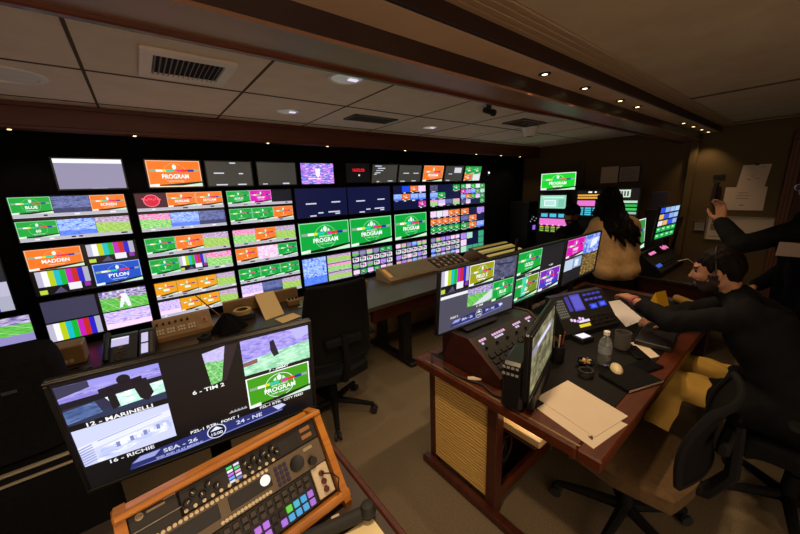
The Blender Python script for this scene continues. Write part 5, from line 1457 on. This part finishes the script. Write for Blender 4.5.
SKIN = mat('skin_light', '#b07c5c', .5, var=.08, scale=30, spec=.4)
SKIN2 = mat('skin_warm', '#b07c58', .5, var=.08, scale=30, spec=.4)
EYE = mat('eye', '#1a1512', .2)
M_BEARD = mat('short_beard', '#2e1d12', .8, col2='#22150c', scale=120)
HAIRB = mat('dark_hair', '#140d08', .65, col2='#0b0704', scale=60, stretch=(2, 2, .4), spec=.1)
LIP = mat('lips', '#8a5044', .5)
M_JKT = mat('dark_jacket_cloth', (.005, .005, .006), .85, spec=.15, var=.35, scale=50)
M_KHAKI = mat('khaki_cloth', '#b89448', .9, spec=.1, var=.18, scale=9)
M_TANSW = mat('tan_sweater_knit', '#d8b07c', .95, spec=.1, col2='#c8a06e', scale=30)

def person(name, label, J, face_f, head_up, res, box, skin, beard=False, slim=1.0, hands=None, legs=True, nose=1.0, brow=None):
    root = thing(name, label, 'person', tuple(J['foot']))
    f, l, u = basis(face_f, head_up); c = J['head']
    S = SDF(box[0], box[1], res)
    torso(S, J, -.012, slim=slim)
    S.cone(J['neck'], c - u * .05 - f * .02, .058 * slim, .050 * slim, .03)
    for s in 'LR':
        arm(S, J, s, -.004)
        if legs: leg(S, J, s, -.006)
    head_shape(S, c, f, l, u, nose)
    for s in 'LR':
        if hands and s in hands: hand(S, J['wr' + s], *hands[s], side=1 if s == 'L' else -1)
    me = S.mesh('body', [skin, EYE, M_BEARD, LIP], face_pick(c, f, l, u, beard))
    o = link('body', me, root); o.location = -V(*J['foot'])
    return root, (f, l, u, c)
def garment(name, root, J, res, box, mats, fn):
    S = SDF(box[0], box[1], res); fn(S)
    o = link(name, S.mesh(name, mats), root); o.location = -V(*J['foot'])
    return o

# --- seated man in the dark jacket reaching over the desk
fw = nrm(V(-.16, .98, 0)); lf = V(-.98, -.16, 0)
J = dict(left=lf, pel=V(2.32, -.13, .585), waist=V(2.33, -.04, .75), chest=V(2.36, .08, .94), neck=V(2.39, .185, 1.08), head=V(2.40, .28, 1.205),
         shL=V(2.21, .13, 1.03), shR=V(2.54, .16, 1.02), elL=V(2.22, .41, .92), wrL=V(2.40, .65, .955), elR=V(2.64, .40, .88), wrR=V(2.52, .50, .825),
         hipL=V(2.22, -.10, .575), hipR=V(2.42, -.07, .575), knL=V(2.17, .355, .600), knR=V(2.44, .40, .600), anL=V(2.16, .40, .12), anR=V(2.46, .43, .12), foot=V(2.30, .0, 0))
bx = ((1.85, -.42, -.02), (2.85, 1.05, 1.42)); rs = .0065
root, (f, l, u, c) = person('person', 'seated man with beard and thin headset in a dark jacket, reaching left across the desk', J, (-.04, .98, -.16), (.0, .16, 1), rs, bx, SKIN, True, 1.05,
    {'L': ((.50, .62, -.02), (.1, .0, -1)), 'R': ((-.6, .5, .0), (0, 0, -1))})
def fn(S):
    torso(S, J, .012, slim=1.08)
    arm(S, J, 'L', .013, end=.62); arm(S, J, 'R', .013, end=.8)
    for s in 'LR': S.cone(J['hip' + s] - V(0, .02, -.02), J['hip' + s] + (J['kn' + s] - J['hip' + s]) * (.55 if s == 'L' else .4), .118, .098, .03)
    S.cone(J['neck'] - V(0, .01, 0), J['neck'] + V(-.01, .03, .03), .068, .062, .015)
    S.cone(J['neck'] + V(-.01, .045, .05), J['neck'] + V(-.02, .08, .11), .058, .05, .01, True)
    S.ripple(lambda X, Y, Z: .004 * np.sin(38 * Z + 9 * X + 5 * np.sin(17 * Y)) * np.sin(21 * Y + 13 * X))
garment('dark_jacket', root, J, rs, bx, [M_JKT], fn)
def fn(S):
    for s in (-1, 1): S.cone(J['pel'] + lf * s * .075, J['pel'] + lf * s * .07 + V(0, 0, .08), .122, .118, .03)
    for s in 'LR': leg(S, J, s, .012, end=.98)
    S.ripple(lambda X, Y, Z: .004 * np.sin(50 * Y + 22 * Z + 4 * np.sin(25 * X)))
garment('khaki_trousers', root, J, rs, bx, [M_KHAKI], fn)
garment('shoes', root, J, rs, bx, [M_RUBBER], lambda S: shoes(S, J, fw))
def fn(S):
    S.ell(c - f * .014 + u * .038, (f, l, u), (.101, .080, .093), .02)
    S.cone(c - f * .056 + u * .0, c - f * .046 - u * .06, .048, .042, .03)
    for s in (-1, 1): S.cone(c + l * s * .076 + f * .012 + u * .02, c + l * s * .078 + f * .010 - u * .022, .010, .006, .01)
    S.ell(c + f * .095 - u * .035, (f, l, u), (.085, .12, .085), .012, True)
    for s in (-1, 1): S.ell(c + l * s * .085 - f * .005 - u * .02, (f, l, u), (.024, .03, .034), .006, True)
    S.ripple(lambda X, Y, Z: .0025 * np.sin(150 * X + 60 * Z) * np.sin(140 * Y))
garment('short_dark_hair', root, J, .005, (c - .2, c + .2), [HAIRB], fn)
hb = MB(); hb.tube([tuple(c + l * .086 * math.cos(a) + u * (-.005 + .140 * math.sin(a)) - f * .005) for a in [PI * k / 18 for k in range(19)]], .004, 8)
hb.tube([tuple(c + l * .088 - f * .0), tuple(c + l * .095 + f * .05 - u * .05), tuple(c + l * .05 + f * .115 - u * .075)], .0025, 6)
o = hb.build('headset_band', M_DARKMETAL, root, smooth=True); o.location = -V(*J['foot'])
wd = nrm(J['wrL'] - J['elL']); wp = J['elL'] + (J['wrL'] - J['elL']) * .9
wb = MB(); wb.cyl(tuple(wp - wd * .011), tuple(wp + wd * .011), .0345, .0335, n=24); o = wb.build('wrist_watch', mat('watch_pink', '#a05a58', .4), root, smooth=True); o.location = -V(*J['foot'])

# --- standing man in black with outstretched arm
fw = nrm(V(-.35, .94, 0)); lf = nrm(np.cross(V(0, 0, 1), fw))
b_ = V(3.13, -.07, 0)
J = dict(left=lf, pel=b_ + V(.02, .0, .95), waist=b_ + V(.02, .0, 1.09), chest=b_ + V(.0, .02, 1.27), neck=b_ + V(.0, .03, 1.47), head=b_ + V(-.02, .06, 1.625),
         shL=b_ + V(-.02, .03, 1.40) + lf * .18, shR=b_ + V(.0, .02, 1.40) - lf * .18, foot=b_)
J['shL'] = V(2.98, .02, 1.39)
J['elL'] = V(2.84, .26, 1.29); J['wrL'] = V(2.95, .37, 1.42)
J['elR'] = J['shR'] + V(.05, .0, -.28); J['wrR'] = J['elR'] + V(-.10, .16, -.16)
for s, sg in (('L', 1), ('R', -1)): J['hip' + s] = J['pel'] + lf * sg * .09; J['kn' + s] = b_ + lf * sg * .10 + V(0, .02, .50); J['an' + s] = b_ + lf * sg * .11 + V(0, 0, .10)
bx = ((2.62, -.45, -.02), (3.45, .85, 1.80)); rs = .008
root, (f, l, u, c) = person('person', 'standing man in black at the right edge, arm stretched out, pale badge at his waist', J, (-.75, .55, -.05), (0, 0, 1), rs, bx, SKIN2, True, 1.1,
    {'L': ((.3, .15, .85), (-.6, .5, 0)), 'R': ((-.5, .6, -.4), (-.4, -.2, -1))})
def fn(S):
    torso(S, J, .012, slim=1.15)
    for s in 'LR': arm(S, J, s, .013, end=.93)
    S.cone(J['neck'] - u * .01, J['neck'] + u * .03, .07, .064, .015)
    S.ripple(lambda X, Y, Z: .004 * np.sin(30 * Z + 9 * X) * np.sin(23 * Y))
garment('black_shirt', root, J, rs, bx, [M_CLOTHB], fn)
def fn(S):
    for s in (-1, 1): S.cone(J['pel'] + lf * s * .075, J['pel'] + lf * s * .07 + V(0, 0, .06), .122, .118, .03)
    for s in 'LR': leg(S, J, s, .014, end=.98)
garment('black_trousers', root, J, rs, bx, [M_JKT], fn)
garment('shoes', root, J, rs, bx, [M_RUBBER], lambda S: shoes(S, J, fw))
def fn(S):
    S.ell(c - f * .014 + u * .040, (f, l, u), (.104, .083, .094), .02); S.cone(c - f * .06, c - f * .05 - u * .06, .05, .045, .03)
    S.ell(c + f * .095 - u * .035, (f, l, u), (.085, .12, .085), .012, True)
    for s in (-1, 1): S.ell(c + l * s * .085 - f * .005 - u * .02, (f, l, u), (.024, .03, .034), .006, True)
garment('short_dark_hair', root, J, .006, (c - .2, c + .2), [HAIRB], fn)
gl = MB()
for s in (-1, 1):
    ce = c + f * .104 + l * s * .034 + u * .004
    gl.tube([tuple(ce + l * .024 * math.cos(a) + u * .018 * math.sin(a)) for a in [2 * PI * k / 16 for k in range(17)]], .0026, 6)
    gl.tube([tuple(ce + l * s * .022), tuple(c + l * s * .084 + f * .0 + u * .004)], .0025, 6)
gl.tube([tuple(c + f * .108 + l * .012 + u * .004), tuple(c + f * .108 - l * .012 + u * .004)], .0026, 6)
o = gl.build('glasses', mat('pale_glasses', '#b8bcc0', .25, .6), root, smooth=True); o.location = -V(*J['foot'])
ld = MB()
bp_ = V(2.83, .055, 1.29)
for s in (-1, 1): ld.tube([tuple(J['neck'] + lf * s * .07 + fw * .05 + V(-.02, 0, .02)), tuple(J['chest'] + V(-.20, .0, .06)), tuple(bp_ + V(0, 0, .07))], .004, 6)
o = ld.build('lanyard', M_DARKMETAL, root, smooth=True); o.location = -V(*J['foot'])
bd = MB(); bd.rbox(-.055, .055, -.003, .003, -.04, .04, .002)
o = bd.build('badge', mat('pale_badge', '#a08878', .5, var=.1), root); o.location = bp_ - V(*J['foot']) + V(-.01, -.005, .0); o.rotation_euler = (0, .05, math.atan2(-.35, -.85) + PI / 2)

# --- woman with long dark hair, seen from behind
fw = nrm(V(.75, .65, 0)); lf = nrm(np.cross(V(0, 0, 1), fw))
b_ = V(3.48, 1.10, 0)
J = dict(left=lf, pel=b_ + V(-.02, .0, .89), waist=b_ + V(-.01, .01, 1.01), chest=b_ + V(-.01, .04, 1.20), neck=b_ + V(-.0, .09, 1.37), head=b_ + V(.01, .13, 1.515), foot=b_)
J['shL'] = J['chest'] + lf * .155 + V(0, 0, .10); J['shR'] = J['chest'] - lf * .135 + V(0, 0, .09)
J['elL'] = J['shL'] + V(.03, .12, -.20); J['wrL'] = J['elL'] + V(.16, .12, .02)
J['elR'] = J['shR'] + V(.02, -.03, -.26); J['wrR'] = J['elR'] + V(.18, .10, -.02)
for s, sg in (('L', 1), ('R', -1)): J['hip' + s] = J['pel'] + lf * sg * .085; J['kn' + s] = b_ + lf * sg * .08 + V(0, 0, .48); J['an' + s] = b_ + lf * sg * .08 + V(0, 0, .10)
bx = ((3.10, .66, -.02), (4.02, 1.60, 1.72)); rs = .008
root, (f, l, u, c) = person('person', 'woman with long dark wavy hair and tan sweater, turned away toward the end wall', J, (.75, .62, -.12), (0, 0, 1), rs, bx, SKIN, False, .92,
    {'L': ((.7, .5, 0), (0, 0, -1)), 'R': ((.8, .4, 0), (0, 0, -1))})
def fn(S):
    torso(S, J, .014, slim=.98)
    for s in 'LR': arm(S, J, s, .014, end=.96)
    S.cone(J['neck'] - u * .01, J['neck'] + u * .02, .064, .06, .015)
    S.ripple(lambda X, Y, Z: .003 * np.sin(34 * Z + 8 * X) * np.sin(19 * Y))
garment('tan_sweater', root, J, rs, bx, [M_TANSW], fn)
def fn(S):
    for s in (-1, 1): S.cone(J['pel'] + lf * s * .07, J['pel'] + lf * s * .07 + V(0, 0, .05), .112, .108, .03)
    for s in 'LR': leg(S, J, s, .010, end=.98)
garment('dark_trousers', root, J, rs, bx, [M_JKT], fn)
garment('shoes', root, J, rs, bx, [M_RUBBER], lambda S: shoes(S, J, fw))
def fn(S):
    S.ell(c - f * .012 + u * .038, (f, l, u), (.104, .086, .098), .02)
    rr = random.Random(3)
    for k in range(24):
        a = -1.75 + 3.5 * k / 25; out = -f * math.cos(a) + l * math.sin(a)
        p = c + out * .080 + u * .03; q = c + out * .105 - u * .10; t_ = J['chest'] - f * (.130 + .02 * math.cos(a)) + l * .105 * math.sin(a) + u * rr.uniform(.0, .07)
        if abs(a) > 1.3: t_ = t_ + f * .05
        t_ = t_ - l * .012
        e_ = t_ - u * rr.uniform(.02, .11) - l * rr.uniform(.0, .05)
        S.cone(p, q, .026, .029, .015); S.cone(q, t_, .029, .025, .015); S.cone(t_, e_, .025, .010, .012)
    S.ell(c + f * .10 - u * .03, (f, l, u), (.09, .075, .10), .012, True)
    S.ripple(lambda X, Y, Z: .006 * np.sin(70 * (X - Y) + 6 * np.sin(16 * Z)) + .003 * np.sin(150 * (X - Y) + 5 * np.sin(25 * Z)))
garment('long_dark_hair', root, J, .006, (c - V(.32, .32, .62), c + V(.3, .3, .2)), [HAIRB], fn)

# --- man in a dark cap behind the monitors
fw = nrm(V(-.80, .25, 0)); lf = nrm(np.cross(V(0, 0, 1), fw))
b_ = V(4.00, 1.76, 0)
J = dict(left=lf, pel=b_ + V(.06, -.02, .58), waist=b_ + V(.05, -.02, .76), chest=b_ + V(.02, -.01, .99), neck=b_ + V(.0, .0, 1.18), head=b_ + V(-.03, .01, 1.33), foot=b_)
J['shL'] = J['chest'] + lf * .185 + V(0, 0, .10); J['shR'] = J['chest'] - lf * .185 + V(0, 0, .10)
J['elL'] = J['shL'] + V(-.06, -.02, -.27); J['wrL'] = J['elL'] + V(-.20, .10, -.02)
J['elR'] = J['shR'] + V(-.06, .03, -.27); J['wrR'] = J['elR'] + V(-.20, -.06, .0)
for s, sg in (('L', 1), ('R', -1)): J['hip' + s] = J['pel'] + lf * sg * .10; J['kn' + s] = J['hip' + s] + V(-.40, .03, .01); J['an' + s] = J['kn' + s] + V(-.02, 0, -.47)
bx = ((3.25, 1.30, -.02), (4.40, 2.20, 1.50)); rs = .008
root, (f, l, u, c) = person('person', 'seated man in a dark cap and dark top facing the camera behind the desk monitors', J, (-.92, -.30, -.05), (0, 0, 1), rs, bx, SKIN2, True, 1.05,
    {'L': ((-.8, .3, .1), (0, 0, -1)), 'R': ((-.8, .0, .1), (0, 0, -1))})
def fn(S):
    torso(S, J, .012, slim=1.1)
    for s in 'LR': arm(S, J, s, .013, end=.94)
    S.cone(J['neck'] - u * .01, J['neck'] + u * .03, .07, .064, .015)
garment('dark_top', root, J, rs, bx, [M_JKT], fn)
def fn(S):
    for s in (-1, 1): S.cone(J['pel'] + lf * s * .075, J['pel'] + lf * s * .07 + V(0, 0, .06), .122, .118, .03)
    for s in 'LR': leg(S, J, s, .014, end=.98)
garment('dark_trousers', root, J, rs, bx, [M_CLOTHB], fn)
garment('shoes', root, J, rs, bx, [M_RUBBER], lambda S: shoes(S, J, fw))
def fn(S):
    S.ell(c - f * .014 + u * .046, (f, l, u), (.110, .090, .092), .02)
    S.ell(c + f * .06 - u * .075, (f, l, u), (.2, .16, .105), .01, True)
    S.ell(c + f * .125 + u * .048 - u * .012, (nrm(f - u * .15), l, nrm(u + f * .15)), (.062, .07, .010), .012)
garment('dark_cap', root, J, .006, (c - .22, c + .24), [M_CLOTHB], fn)
office_chair('black office chair under the man in the dark cap, behind the desk monitors', (4.06, 1.76, 0), 1.87, M_CLOTHB)
